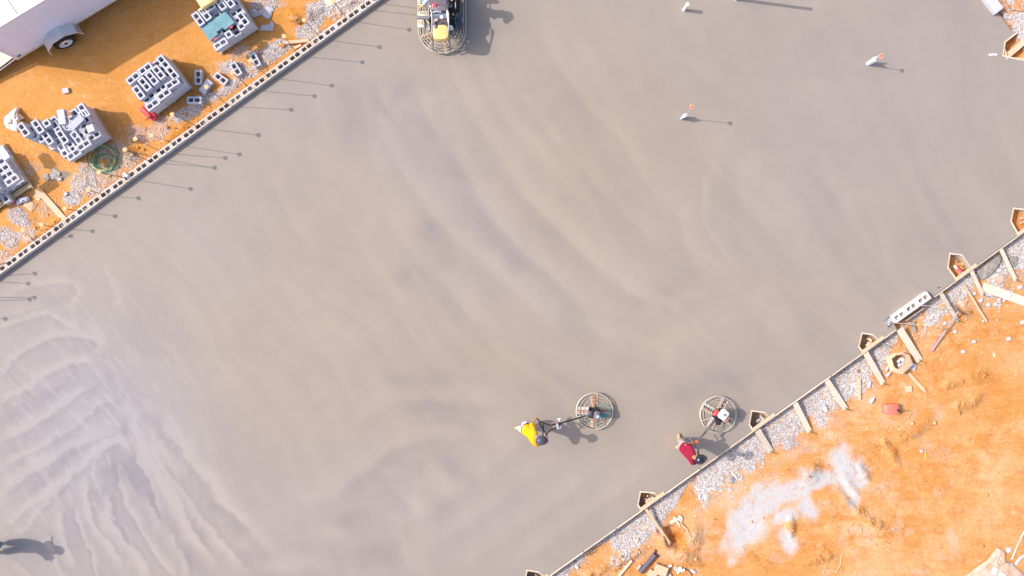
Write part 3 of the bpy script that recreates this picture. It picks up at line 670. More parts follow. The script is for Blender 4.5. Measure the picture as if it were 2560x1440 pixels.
# ------------------------------------------------------------------ gravel, grit and clods (nobody could count them)
def stones(name, X, Y, Z, size, flat, seed, cols, rough=.9, colvar=1):
    rs = np.random.RandomState(seed)
    t = (1 + 5 ** .5) / 2
    iv = np.array([(-1, t, 0), (1, t, 0), (-1, -t, 0), (1, -t, 0), (0, -1, t), (0, 1, t), (0, -1, -t), (0, 1, -t), (t, 0, -1), (t, 0, 1), (-t, 0, -1), (-t, 0, 1)]) / 1.9
    fi = np.array([(0,11,5),(0,5,1),(0,1,7),(0,7,10),(0,10,11),(1,5,9),(5,11,4),(11,10,2),(10,7,6),(7,1,8),(3,9,4),(3,4,2),(3,2,6),(3,6,8),(3,8,9),(4,9,5),(2,4,11),(6,2,10),(8,6,7),(9,8,1)])
    n = len(X); P_ = np.repeat(iv[None], n, 0) * rs.uniform(.62, 1.25, (n, 12, 1))
    sc = size[:, None] * rs.uniform(.7, 1.3, (n, 3)) * np.array([1, .8, flat]); P_ = P_ * sc[:, None]
    a = rs.uniform(0, 6.28, n); ti = rs.uniform(-.5, .5, n)
    ca, sa = np.cos(a), np.sin(a); ct, st = np.cos(ti), np.sin(ti)
    x, y, z = P_[..., 0], P_[..., 1], P_[..., 2]
    x, z = x * ct[:, None] + z * st[:, None], -x * st[:, None] + z * ct[:, None]
    x, y = x * ca[:, None] - y * sa[:, None], x * sa[:, None] + y * ca[:, None]
    V_ = np.stack([x + X[:, None], y + Y[:, None], z + (Z + size * flat * .35)[:, None]], -1).reshape(-1, 3)
    F_ = (fi[None] + 12 * np.arange(n)[:, None, None]).reshape(-1, 3)
    m = bpy.data.materials.new(name + '_material'); m.use_nodes = True; N = m.node_tree.nodes; L = m.node_tree.links; b = N['Principled BSDF']
    b.inputs['Roughness'].default_value = rough; b.inputs['Specular IOR Level'].default_value = .2
    at = N.new('ShaderNodeAttribute'); at.attribute_name = 'shade'; r = N.new('ShaderNodeValToRGB')
    e = r.color_ramp.elements; e[0].position = 0; e[0].color = (*cols[0], 1); e[1].position = 1; e[1].color = (*cols[-1], 1)
    for i, c in enumerate(cols[1:-1]):
        q = e.new((i + 1) / (len(cols) - 1)); q.color = (*c, 1)
    L.new(at.outputs['Fac'], r.inputs['Fac']); L.new(r.outputs['Color'], b.inputs['Base Color'])
    o = new_mesh(name, V_, F_, m, dict(shade=np.repeat(rs.uniform(0, 1, n) ** colvar, 12)), smooth=False)
    return struct(o, 'stuff')
def scatter(n, boxes, prob, seed):
    rs = np.random.RandomState(seed); out = []
    area = sum((b[2] - b[0]) * (b[3] - b[1]) for b in boxes)
    for b in boxes:
        k = int(n * (b[2] - b[0]) * (b[3] - b[1]) / area); x = rs.uniform(b[0], b[2], k); y = rs.uniform(b[1], b[3], k)
        m = rs.uniform(0, 1, k) < prob(x, y); out.append(np.stack([x[m], y[m]], 1))
    p = np.concatenate(out); Z = np.full(len(p), -.2)
    for _ in range(2):
        X = (p[:, 0] - 1280) * (H - Z) / F; Y = -(p[:, 1] - 720) * (H - Z) / F; Z = ground_z(X, Y)
    return X, Y, Z, rs
LEFTB = [(-60, -40, 960, 120), (-60, 120, 800, 260), (-60, 260, 560, 420), (-60, 420, 400, 700)]
RIGHTB = [(1290, 1180, 1900, 1460), (1740, 960, 2200, 1250), (2060, 780, 2380, 1000), (2240, 560, 2620, 860), (2430, -40, 2620, 150)]
def land(x, y): return (y < 664 - .7246 * x) | ((y > form_y(x) + 3) & (y > 300)) | ((y < 300) & ((x - 2545) * .81 - (y - 100) * .586 > 3))
X, Y, Z, rs = scatter(330000, LEFTB + RIGHTB, lambda x, y: np.clip(gravel_den(x, y), 0, 1) ** 1.35 * .62 * land(x, y), 11)
stones('gravel', X, Y, Z, rs.uniform(.009, .021, len(X)), .75, 12, [(.26, .23, .22), (.52, .48, .46), (.70, .66, .63), (.88, .85, .83)], colvar=.9)
ALLB = [(-60, -40, 960, 700), (1290, 560, 2620, 1480)]
def grit_p(x, y):
    c = bumps(x, y, [(e[0], e[1], e[2] * 2.0, e[3] * 2.2, e[4]) for e in ELL], .2) * .5
    d = (y - form_y(x)) * .81; r = np.where(y > 300, np.exp(-np.maximum(d - 30, 0) / 60.) * .35, 0)
    return (c + r + .012) * land(x, y) * (fbm(x, y, 40, 3, 15) > .42)
X, Y, Z, rs = scatter(60000, ALLB, grit_p, 21)
stones('loose_grit', X, Y, Z, rs.uniform(.007, .022, len(X)), .7, 22, [(.42, .36, .34), (.70, .62, .58), (.84, .80, .82)])
def clod_p(x, y):
    near = bumps(x, y, CLOD, .4) * .55 + .02
    lf = bumps(x, y, [(330,390,50,36,0),(420,330,80,40,-36),(760,45,60,26,0),(110,590,80,30,-36),(290,400,60,30,0),(840,35,40,20,0)], .3) * .6
    wl = (y < 664 - .7246 * x) * np.exp(-np.maximum(650 - .7246 * x - y, 0) / 14.) * .35
    return np.maximum(np.maximum(near * (x > 1200), lf), wl) * land(x, y) * (1 - .8 * (pale_f(x, y) > .5))
X, Y, Z, rs = scatter(52000, ALLB, clod_p, 31)
stones('clay_clods', X, Y, Z, rs.uniform(.008, .03, len(X)) * (1 + 1.3 * (rs.uniform(0, 1, len(X)) > .95)), .8, 32, [(.50, .20, .03), (.66, .31, .08), (.76, .42, .18)])
# ------------------------------------------------------------------ block wall along the slab
def wall_pt(u, s, z): return Vector((UX * u + VX * s, UY * u + VY * s, z))
def u_of(px, py, z):
    p = W(px, py, z); return p.x * UX + p.y * UY
BL, BW, BH = .397, .194, .194
def block_shape(mb, c, rot3, L_=BL, Wd=BW, Hh=BH, cores=2, wall=.043, notch=0, mi=0, seedn=0):
    "hollow block: outer shell, cores open top to bottom, flared shells and a centre web"
    x, y, z = L_ / 2, Wd / 2, Hh / 2
    web = .034; n = cores; cw = (L_ - 2 * wall - (n - 1) * web) / n
    def R_(v): return c + rot3 @ Vector(v)
    b = .006
    outer = [(-x, -y), (x, -y), (x, y), (-x, y)]
    vs = [R_((p[0], p[1], -z)) for p in outer] + [R_((p[0], p[1], z)) for p in outer]
    fs = [(0, 1, 5, 4), (1, 2, 6, 5), (2, 3, 7, 6), (3, 0, 4, 7)]
    xs = []; x0 = -x + wall
    for i in range(n): xs.append((x0, x0 + cw)); x0 += cw + web
    for side, zz in ((1, z), (0, -z)):
        base = len(vs); t = 0.006 if side else -.003
        cv = []
        for a, d in xs:
            k = .016
            ring = [(a + k, -y + wall + 0), (d - k, -y + wall), (d, -y + wall + k), (d, y - wall - k), (d - k, y - wall), (a + k, y - wall), (a, y - wall - k), (a, -y + wall + k)]
            cv.append([(p[0], p[1]) for p in ring])
        # top as an outline with bridged holes: build strips
        o = 4 if side else 0
        allv = []
        for ring in cv:
            idx = []
            for p in ring: idx.append(len(vs)); vs.append(R_((p[0], p[1], zz)))
            allv.append(idx)
        def quad(*q): fs.append(q if side else tuple(reversed(q)))
        # long shells
        lo = [o + 0]; hi = [o + 3]
        # bottom edge (-y): polygon outer0, outer1, then hole points right-to-left
        pl = [o + 0, o + 1] ; 
        for idx in reversed(allv): pl += [idx[2], idx[1], idx[0], idx[7]]
        quad(*pl)
        pl = [o + 2, o + 3]
        for idx in allv: pl += [idx[6], idx[5], idx[4], idx[3]]
        quad(*pl)
        quad(o + 3, o + 0, allv[0][7], allv[0][6]); quad(o + 1, o + 2, allv[-1][3], allv[-1][2])
        for a_, b_ in zip(allv[:-1], allv[1:]): quad(a_[2], b_[7], b_[6], a_[3])
        if side: top = allv
        else: bot = allv
    for T, B in zip(top, bot):
        for i in range(8):
            j = (i + 1) % 8; fs.append((T[i], T[j], B[j], B[i]))
    mb.add(vs, fs, mi)

def build_wall():
    u0 = u_of(454, 340, .2)            # a joint between two blocks seen in the photo
    pitch = .4055
    root = thing('block_wall', wall_pt(u0, S_MID, -.2), 'long low hollow grey block wall along the upper left edge of the slab', 'wall', rot=0)
    mb = MB(); mo = MB(); rr = random.Random(4)
    ang = Matrix.Rotation(math.atan2(UY, UX), 3, 'Z')
    for i in range(-27, 27):
        c = wall_pt(u0 + (i + .5) * pitch, S_MID + rr.uniform(-.003, .003), .1 + rr.uniform(-.002, .002))
        rz = Matrix.Rotation(math.atan2(UY, UX) + rr.uniform(-.006, .006), 3, 'Z')
        block_shape(mb, c, rz)
        block_shape(mb, c + Vector((0, 0, -.2)) + Vector((UX, UY, 0)) * .2, rz)
        if rr.random() < .62:
            mo.box(wall_pt(u0 + i * pitch, S_MID + rr.uniform(-.01, .01), .085), (.012, .17 * rr.uniform(.75, 1), .2), mat=ang)
    mb.child('block_course', 'block_wall', root)
    cf = MB()
    for i in range(-27, 27):
        for k in (-.09, .09):
            cf.box(wall_pt(u0 + (i + .5) * pitch + k * .96, S_MID, rr.choice((.0, .02, .05, .09, .12)) - .03), (.155, .134, .06), mat=ang)
    cf.child('core_fill', 'core_fill', root)
    mo.box(wall_pt(u0, S_MID, -.001), (21.5, .15, .006), mat=ang)
    mo.child('mortar', 'mortar', root)
    # rubble and mortar lumps in some of the cores
    X = []; Y = []; Z = []; S_ = []
    for i in range(-27, 27):
        for k in (-.09, .09):
            if rr.random() < .5: continue
            lvl = rr.choice((.04, .10, .15)); n = rr.randint(12, 26)
            for q in range(n):
                p = wall_pt(u0 + (i + .5) * pitch + k + rr.uniform(-.065, .065), S_MID + rr.uniform(-.055, .055), lvl)
                X.append(p.x); Y.append(p.y); Z.append(p.z + rr.uniform(-.02, .01)); S_.append(rr.uniform(.010, .024))
    for q in range(420):   # spilled crumbs on the wall top
        u = u0 + rr.uniform(-27, 27) * pitch
        p = wall_pt(u, S_MID + rr.uniform(-.09, .09), .196); X.append(p.x); Y.append(p.y); Z.append(p.z); S_.append(rr.uniform(.004, .009))
    a = [np.array(q) for q in (X, Y, Z, S_)]
    stones('rubble', *a, .8, 41, [(.20, .17, .17), (.50, .44, .42), (.78, .74, .74)])
    return u0, pitch
WALL_U0, PITCH = build_wall()

# ------------------------------------------------------------------ rebar dowels with orange safety caps
def cap_mesh(mb, p, size, rot, tilt=0):
    r3 = Matrix.Rotation(rot, 3, 'Z') @ Matrix.Rotation(tilt, 3, 'X')
    h = size / 2
    mb.box(p, (size, size, .014), mat=r3, bev=.006)
    mb.lathe(p + r3 @ Vector((0, 0, -.085)), [(.014, 0), (.017, .0), (.020, .055), (.034, .078)], 8, axis=r3 @ Vector((0, 0, 1)))
def dowel(cap_px, h, base, label, group, rot, mats=('rebar', 'cap_orange'), size=.105, extra=None, name='rebar_dowel'):
    "base: world point; cap_px: where the cap shows in the photo; h: its height"
    top = W(cap_px[0], cap_px[1], h)
    root = thing(name, base, label, 'rebar', group)
    a = MB(); mid = base.lerp(top, .5) + Vector((0, 0, 0))
    a.tube([base, mid, top], .0085, 6); 
    if extra is not None: a.tube([extra, extra.lerp(top, .5), top - Vector((.01, .01, .03))], .0085, 6)
    a.child('bar', mats[0], root)
    b = MB(); cap_mesh(b, top + Vector((0, 0, .0)), size, rot, R.uniform(-.15, .15)); b.child('safety_cap', mats[1], root)
    return root
GW = 'capped rebar dowels standing in the block wall'
def wb(px, py):
    p = W(px, py, .15); u = p.x * UX + p.y * UY; return wall_pt(u, S_MID, -.05)
DW = [((833,1),1.93,(867,46),.5,'rebar dowel with orange square cap over the pale board, by the top edge'),
 ((760,50),1.87,(799,89),.2,'capped rebar dowel leaning over the big clay lumps beside the wall'),
 ((710,90),1.90,(738,128),.15,'capped rebar dowel standing over the timber offcut beside the wall'),
 ((625,152),1.92,(664,183),.6,'capped rebar dowel whose cap covers the loose block nearest the wall timber'),
 ((581,181),1.90,(622,216),.3,'capped rebar dowel whose cap shows over the lower end of an upright loose block'),
 ((516,217),1.92,(564,257),.25,'capped rebar dowel whose cap shows on top of the block lying on its face'),
 ((430,286),1.90,(492,313),.3,'capped rebar dowel just right of the red fuel can, over grey gravel'),
 ((379,338),1.90,(432,354),.5,'capped rebar dowel second along from the red fuel can, over orange rubble'),
 ((338,347),1.92,(401,374),.45,'pink-orange capped rebar dowel over the muddy gravel between fuel can and hose'),
 ((247,431),1.90,(318,444),.5,'capped rebar dowel whose cap lies over the rim of the green hose coil'),
 ((220,475),1.04,(259,484),.15,'short capped rebar dowel over the grey gravel below the hose coil'),
 ((162,522),1.02,(204,527),.1,'short capped rebar dowel beside the end of the long plywood strip'),
 ((103,561),1.02,(144,567),.3,'short capped rebar dowel between the plywood strip and the lower gravel heap'),
 ((57,575),.94,(86,608),.2,'short capped rebar dowel leaning out over the lowest gravel heap')]
for c, h, b, r_, lab in DW: dowel(c, h, wb(*b), lab, GW, r_)
dowel((312,374), 1.90, wb(372,401), 'pair of rebar dowels tied under one orange cap beside the green hose', GW, .05, extra=wb(388,392))
def shadow_cap(sx, sy, h):      # where a dowel outside the frame stands, from the shadow its cap throws
    p = W(sx, sy, 0); l = h / math.tan(SUN_EL); return Vector((p.x - l * math.cos(SHA), p.y - l * math.sin(SHA), h))
for sx, sy, h, bu, lab in [(88,684,1.0,(-20,694),'capped rebar dowel whose cap shadow is the uppermost at the left edge'),(71,709,1.0,(-38,700),'capped rebar dowel whose cap shadow lies second from the top at the left edge'),
    (87,744,1.9,(-90,748),'tall capped rebar dowel throwing the upper of two parallel shadows at the left edge'),(75,749,1.9,(-104,762),'tall capped rebar dowel throwing the lower of two parallel shadows at the left edge'),
    (14,797,1.9,(-170,808),'tall capped rebar dowel whose cap shadow is the lowest at the left edge'),
    (1095,44,1.95,(905,16),'rebar dowel near the top edge whose shadow runs under the ride-on trowel, lower one'),(1110,30,1.95,(928,-2),'rebar dowel at the top edge whose shadow runs under the ride-on trowel, upper one')]:
    t = shadow_cap(sx, sy, h); px, py = to_px(t.x, t.y, t.z)
    dowel((px, py), h, wb(*bu), lab, GW, .3)
# a bar lying across the wall at the left edge of the picture
a = MB(); a.tube([W(-40, 672, .12), W(0, 661, .24), W(33, 652, .16)], .0085, 6); a.solo('rebar_dowel', 'rebar', 'bare rebar leaning low across the block wall at the left edge', 'rebar')

# ------------------------------------------------------------------ concrete blocks: one mesh, many things
def block_mesh(kind):
    mb = MB(); I = Matrix.Identity(3)
    if kind == 'half': block_shape(mb, Vector((0, 0, 0)), I, L_=.194, cores=1)
    else: block_shape(mb, Vector((0, 0, 0)), I)
    return mb.mesh('concrete_block_' + kind, 'block')
BM = {'full': block_mesh('full'), 'half': block_mesh('half')}
def block(p, rz, label, group=None, kind='full', lie=None):
    o = bpy.data.objects.new('concrete_block', BM[kind]); link(o)
    e = Matrix.Rotation(rz, 4, 'Z')
    if lie == 'side': e = e @ Matrix.Rotation(math.pi / 2, 4, 'X')
    if lie == 'tilt': e = e @ Matrix.Rotation(.22, 4, 'Y') @ Matrix.Rotation(math.pi / 2, 4, 'X')
    o.matrix_world = Matrix.Translation(p) @ e
    return tag(o, label, 'concrete block', group)
def rz_px(dx, dy): return math.atan2(-dy, dx)
ORD = ['first', 'second', 'third', 'fourth', 'fifth', 'sixth', 'seventh', 'eighth', 'ninth', 'tenth', 'eleventh', 'twelfth', 'thirteenth', 'fourteenth', 'fifteenth', 'sixteenth', 'seventeenth', 'eighteenth', 'nineteenth', 'twentieth']
def pallet(E, dirL, dirW, Ln, Wd, z, label):
    "wooden pallet under a stack, corner E"
    root = thing('wooden_pallet', Vector((E.x, E.y, z)), label, 'pallet')
    rot = math.atan2(dirL.y, dirL.x); r3 = Matrix.Rotation(rot, 3, 'Z'); 
    sgn = 1 if (dirL.x * dirW.y - dirL.y * dirW.x) > 0 else -1
    def P_(a, b, c): return Vector((E.x, E.y, z)) + dirL * a + dirW * b + Vector((0, 0, c))
    n = 7
    for i in range(n):
        m = MB(); m.box(P_(Ln / 2, (i + .5) * Wd / n, .108), (Ln, Wd / n * .66, .018), mat=r3); m.child('deck_board', 'pallet', root)
    for i in range(3):
        m = MB(); m.box(P_((.02, Ln / 2, Ln - .02)[i], Wd / 2, .055), (.04, Wd, .086), mat=r3); m.child('stringer', 'pallet', root)
    return root
SHORT = {'the block stack beside the red fuel can': 'the red can stack', 'the block stack with the teal pack': 'the teal pack stack', 'the tumbled block stack': 'the tumbled stack'}
COL = ['right end', 'middle', 'left end']; CRS = ['bottom', 'second', 'third']
def stack(Epx, Spx, depth, tops, lower, nm, gz0=-.08, layers=2, ncols=3, nrows=5, skip=(), wood=True, z_off=.12):
    """courses of blocks on a pallet. Epx, Spx: photo positions of its lower right and lower left corners"""
    zb = gz0 + z_off
    E = W(Epx[0], Epx[1], zb); S = W(Spx[0], Spx[1], zb); d = (S - E); Ln = ncols * .405; d.normalize()
    wv = Vector((d.y, -d.x, 0));
    if wv.y < 0: wv = -wv
    rz = math.atan2(d.y, d.x)
    if wood: pallet(E - d * .02 - wv * .02, d, wv, Ln + .05, max(nrows * .2, .9) + .04, gz0, 'wooden pallet under ' + nm)
    rr = random.Random(len(nm)); gl = 'grey blocks in the lower courses of ' + nm
    for L_ in range(layers):
        off = 0
        for r_ in range(nrows):
            for c in range(ncols):
                if (L_, r_, c) in skip or (L_ < layers - 1 and 0 < r_ < nrows - 1 and 0 < c < ncols - 1): continue
                p = E + d * ((c + .5) * .405 + off) + wv * ((r_ + .5) * .1985) + Vector((0, 0, .097 + L_ * .196))
                p += Vector((rr.uniform(-.006, .006), rr.uniform(-.006, .006), 0))
                block(p, rz + rr.uniform(-.015, .015), 'grey block in the %s course of %s, %s, %s' % (CRS[L_], SHORT[nm], COL[c], 'near face' if r_ == 0 else ORD[r_] + ' row back'), gl)
    for i, t in enumerate(sorted(tops, key=lambda q: q[0])):
        x, y, ang, lev = t[:4]; kw = t[4] if len(t) > 4 else {}
        z = zb + .196 * lev + .097 if 'z' not in kw else kw['z']
        kw = {k: v for k, v in kw.items() if k != 'z'}
        p = W(x, y, z + .097)
        lab = (kw.pop('lab', None)) or ('%s block from the left on top of %s' % (ORD[i], nm))
        block(Vector((p.x, p.y, z)), math.radians(ang), lab, 'grey blocks on top of ' + nm, **kw)
# image angles: A runs down-right (about -52 deg in the world), B runs up-right (about 32 deg)
stack((481,220),(396,284),0,[(407.5,154.7,-50,3),(430,182,-50,3),(362.5,172,36,3),(396,181,-50,3),(379,195,-50,3),(361,210,-50,3),(332.5,195,38,3),(346,231,-54,3),
   (430,209,34,3),(409,236,36,3),(381,261,36,3)], None, 'the block stack beside the red fuel can', layers=3)
stack((645.6,73),(551.9,133),0,[(495,47,-54,3),(511.6,34,-52,3),(550,8,-52,3),(571,2,-52,3),(606.6,47,-52,3),(571.6,86,33,3,dict(kind='half')),(551,110,34,3),(520,20,33,2.99)], None, 'the block stack with the teal pack', layers=3, skip=((2,0,2),(2,0,1),(2,1,1)))
stack((278,347),(187,402),0,[(208,276,-56,3),(211,292,-56,2.98),(209,363,33,3),(184,386,33,3,dict(kind='full')),(161,383,-56,2.2,dict(kind='half'))], None, 'the tumbled block stack', layers=3, ncols=3, nrows=5, skip=((2,2,2),(2,3,2),(2,1,2),(2,4,2),(2,4,1)))
CX = 'the tumbled block stack'
for i, (x, y, ang, z, kw) in enumerate([(60,324.6,-56,.70,{}),(95.7,317,-54,.70,{}),(118,309,33,.72,dict(kind='half')),(119.6,345,-54,.60,{}),(157,342.7,-54,.72,{}),(143,320,-54,.58,{}),
    (180,367,-56,.62,{}),(150,362,-56,.42,{}),(176,332,-54,.50,{}),(137,301,-54,.50,dict(kind='half')),(100,340,-56,.38,{}),(128,357,-58,.22,{}),(84,332,-58,.45,{}),(193,345,-54,.62,{}),(192,290,-56,.62,{}),
    (155,293,-82,.93,dict(lie='side')),(191.6,307,50,.95,dict(lie='tilt')),(227.5,321.7,20,.92,dict(kind='half', lie='side'))]):
    p = W(x, y, z + .05); lab = {15: 'grey block on its side, nearest the upper edge of the tumbled block stack', 16: 'tilted grey block on its side in the middle of the tumbled block stack', 17: 'small half block on its side on the tumbled block stack'}.get(i, '%s block of the staggered left half of the tumbled block stack' % ORD[i])
    ra = math.radians(ang) + R.uniform(-.03, .03)
    block(Vector((p.x, p.y, z)), ra, lab, 'loose upper blocks of ' + CX, **kw)
    zz = z - .196; k = 0
    while i < 15 and x < 165 and zz > .0:      # the blocks each pile stands on
        k += 1; last = zz - .196 < .0
        block(Vector((p.x + .006 * k, p.y - .012 * k, zz)), ra + R.uniform(-.04, .04), '%s block down under the %s staggered block of the tumbled stack' % (ORD[k - 1], ORD[i]), 'blocks under the staggered half', kind=kw.get('kind', 'full')); zz -= .196
# the pallet at the left edge with blocks lying on their sides
DX = 'the stack cut by the left edge'
pe = G(87, 470); pd = (W(12, 520, -.08) - W(87, 470, -.08)).normalized()
pallet(Vector((pe.x, pe.y, 0)), Vector((pd.x, pd.y, 0)), Vector((-(-pd.y), -pd.x, 0)) if False else Vector((pd.y, -pd.x, 0)), 1.25, 1.5, -.08, 'wooden pallet under the stack cut by the left edge')
rr = random.Random(9)
E = W(84, 468, .04); E.z = .04; wv = Vector((pd.y, -pd.x, 0)); 
for L_ in range(3):
    for r_ in range(5):
        for c in range(3):
            if L_ == 2 and (c == 0 or r_ > 3): continue
            if c == 0 and r_ == 0 and L_ > 0: continue
            p = E + pd * (.24 + c * .405 + L_ * .05) + wv * (.32 + r_ * .2 + L_ * .02) + Vector((0, 0, .097 + L_ * .196))
            block(p, math.atan2(pd.y, pd.x) + rr.uniform(-.05, .05), 'face-up block, %s course, %s, %s row from right, left edge stack' % (CRS[L_], ('near face', 'mid depth', 'far side')[c], ORD[r_]), 'grey blocks of ' + DX, lie=None if (L_ == 2 and c == 1) or (L_ == 1 and c == 0) else 'side')
for x, y, ang, z, lab in [(29,450,34,.62,'white-topped upright block standing on the stack cut by the left edge'),(10,490,-60,.14,'big upright block with a broken piece in its core at the left edge'),(8,382,-56,.74,'uppermost block of the stack cut by the left edge')]:
    p = W(x, y, z + .097); block(Vector((p.x, p.y, z)), math.radians(ang), lab, None, **({} if y != 382 else dict(lie='side')))
# loose blocks near the wall
for x, y, ang, kind, lie, lab in [(495,193,91,'full',None,'upright loose block just right of the stack with the red fuel can'),(514,216,54,'full','side','loose block lying on its face between two upright loose blocks'),
    (485,250,0,'full',None,'loose upright block lowest of the group, shaded, at the gravel edge'),(551,196,-36,'full',None,'loose block standing alone in the gravel, turned towards the wall'),
    (589,172,-58,'full',None,'second loose block from the top, on gravel beside the wall'),(637,149,-62,'full',None,'loose block nearest the top of the wall gravel')]:
    z = gz(x, y) + .097; p = W(x, y, z + .097); block(Vector((p.x, p.y, z)), math.radians(ang), lab, 'loose blocks standing between stacks and wall', kind, lie)

# ------------------------------------------------------------------ teal pack, crate, bags, fuel can, hose ...
def quad_px(pts, z): return [W(x, y, z) for x, y in pts]
root = thing('wrapped_paver_pack', W(540, 60, .55), 'teal shrink-wrapped pack of pavers lying on the upper block stack', 'paver pack')
zt = .74; o4 = [(502,70),(563,28),(586,56),(561,74),(556,69),(540,80),(545,84),(526,102)]
m = MB(); m.prism([(p.x, p.y) for p in quad_px(o4, zt)], .60, zt); m.child('wrapping', 'teal_wrap', root)
m = MB()
for i in range(1, 6):
    a = Vector((502, 70)).lerp(Vector((526, 102)), i / 6); b = Vector((563, 28)).lerp(Vector((586, 56)), i / 6)
    for k in range(9):
        if k > 5 and i > 4: continue
        q0 = a.lerp(b, k / 9 + (.5 / 9 if i % 2 else 0)); q1 = a.lerp(b, min(1, k / 9 + (.5 / 9 if i % 2 else 0) + .004)); q2 = q0 + Vector((3.6, 5.0))
        p0 = W(q0.x, q0.y, zt + .002); p2 = W(q2.x, q2.y, zt + .002); m.tube([p0, p2], .004, 4)
m.child('seam', 'teal_dark', root)
m = MB()
for cx, cy in ((576, 67), (537, 96)):
    for q in range(7):
        p = W(cx + R.uniform(-4, 4), cy + R.uniform(-3, 3), zt - .03); m.box(p, (.03, .012, .004), rot=R.uniform(0, 3))
    m.box(W(cx + 2, cy + 1, zt - .02), (.085, .045, .016), rot=.6)
m.child('red_print', 'red_ink', root)
m = MB(); m.tube([W(577,68,.80), W(585,78,.85), W(592,87,.70)], .007, 5); m.tube([W(556,80,.80), W(566,98,.80), W(575,108,.62)], .006, 5); m.solo('strap', 'black', 'black strap ends dangling from the teal pack', 'strap')
root = thing('plastic_crate', W(517, 8, .7), 'yellow plastic crate on the corner of the upper block stack', 'crate')
m = MB(); c = W(516, -2, .86); m.box(c, (.46, .40, .30), rot=math.radians(33), bev=.02); m.child('crate_body', 'yellow_plastic', root, smooth=True)
m = MB(); m.box(W(514, 16, .86), (.46, .03, .03), rot=math.radians(33)); m.box(W(532, 5, .86), (.03, .03, .10), rot=math.radians(33)); m.child('rim', 'yellow_plastic', root)

def sheet(name, pts, mat, label, cat, th=.006, amp=.02, seed=0, z=None, sub=5, group=None, bz=None):
    "thin crumpled sheet: outline in photo pixels, filled with a fan grid"
    cx = sum(p[0] for p in pts) / len(pts); cy = sum(p[1] for p in pts) / len(pts); rr = random.Random(seed)
    vs = []; fs = []; n = len(pts) * 3; ring = []
    for i in range(len(pts)):
        a = pts[i]; b = pts[(i + 1) % len(pts)]
        for k in range(3): ring.append((a[0] + (b[0] - a[0]) * k / 3 , a[1] + (b[1] - a[1]) * k / 3))
    def zz(x, y, f): 
        g0 = gz(x, y) if z is None else z
        return g0 + th + amp * (.35 + f) * (float(fbm(np.array(x), np.array(y), 9, 3, seed + 5))) + (0 if bz is None else bz(x, y))
    top = []
    for j in range(sub + 1):
        f = j / sub
        for (x, y) in ring:
            X = cx + (x - cx) * f; Y = cy + (y - cy) * f; top.append((X, Y, zz(X, Y, 1 - f * f)))
    vs = [W(*t) for t in top]; N0 = len(vs); vs += [p - Vector((0, 0, th)) for p in vs]
    for j in range(sub):
        for i in range(n):
            k = (i + 1) % n
            fs.append((j * n + i, (j + 1) * n + i, (j + 1) * n + k, j * n + k)); fs.append(tuple(N0 + q for q in (j * n + k, (j + 1) * n + k, (j + 1) * n + i, j * n + i)))
    for i in range(n):
        k = (i + 1) % n; fs.append((sub * n + i, N0 + sub * n + i, N0 + sub * n + k, sub * n + k))
    m = MB(); m.add(vs, fs)
    bm = bmesh.new(); me = m.mesh(name, mat); bm.from_mesh(me); bmesh.ops.recalc_face_normals(bm, faces=bm.faces); bm.to_mesh(me); bm.free()
    me.polygons.foreach_set('use_smooth', [True] * len(me.polygons))
    o = bpy.data.objects.new(name, me); link(o); org = W(cx, cy, vs[0].z); me.transform(Matrix.Translation(-org)); o.location = org
    return tag(o, label, cat, group)
sheet('cement_bag', [(624,26),(634,22),(645,30),(655,22),(668,12),(686,20),(678,42),(668,50),(655,38),(642,42),(632,46),(626,38)], 'bag_paper', 'torn grey cement bag lying flat, the larger of two by the teal pack', 'bag', amp=.10, seed=3)
sheet('cement_bag', [(651,63),(664,62),(676,61),(677,53),(684,55),(686,66),(683,77),(666,77),(650,76)], 'bag_paper', 'small L-shaped scrap of grey cement bag below the larger torn bag', 'bag', amp=.06, seed=8)
sheet('cement_bag', [(10,298),(14,290),(22,284),(30,276),(43,267),(48,272),(46,282),(56,290),(62,296),(52,300),(48,310),(52,322),(44,330),(30,326),(16,320),(10,308)], 'bag_white', 'crumpled white sack at the left, above the tumbled block stack', 'bag', amp=.42, seed=12, sub=8)
# red fuel can by the stack
def fuel_can(px, py, z, rot, mats, label, length=.36, width=.22, hgt=.26, lie=False, spout=None):
    root = thing('fuel_can', W(px, py, z), label, 'fuel can'); c = W(px, py, z + hgt)
    c = Vector((c.x, c.y, z + hgt / 2)); r3 = Matrix.Rotation(rot, 3, 'Z')
    m = MB(); m.box(c, (length, width, hgt), mat=r3, bev=.045)
    m.child('can_body', mats[0], root, smooth=True)
    m = MB(); hp = [Vector((-length * .36, 0, hgt * .42)), Vector((-length * .30, 0, hgt * .66)), Vector((0, 0, hgt * .74)), Vector((length * .22, 0, hgt * .68)), Vector((length * .30, 0, hgt * .42))]
    m.tube([c + r3 @ p for p in hp], .024, 8); m.child('handle', mats[0], root, smooth=True)
    m = MB(); q = c + r3 @ Vector((length * .38, -width * .1, hgt * .45)); m.lathe(q, [(.034, 0), (.034, .05), (.02, .055)], 12)
    m.child('filler_cap', mats[1], root)
    m = MB(); a = c + r3 @ Vector((length * .38, -width * .1, hgt * .6)); e = spout if spout else a + r3 @ Vector((-.04, -.17, .03))
    m.tube([a, a.lerp(e, .5) + Vector((0, 0, .02)), e], .013, 8, rs=[.018, .014, .009]); m.child('spout', mats[1], root)
    return root
fuel_can(368, 281, -.08, math.radians(-42), ('plastic_red', 'black'), 'red plastic fuel can with black spout against the middle block stack', length=.46, width=.20, hgt=.30)
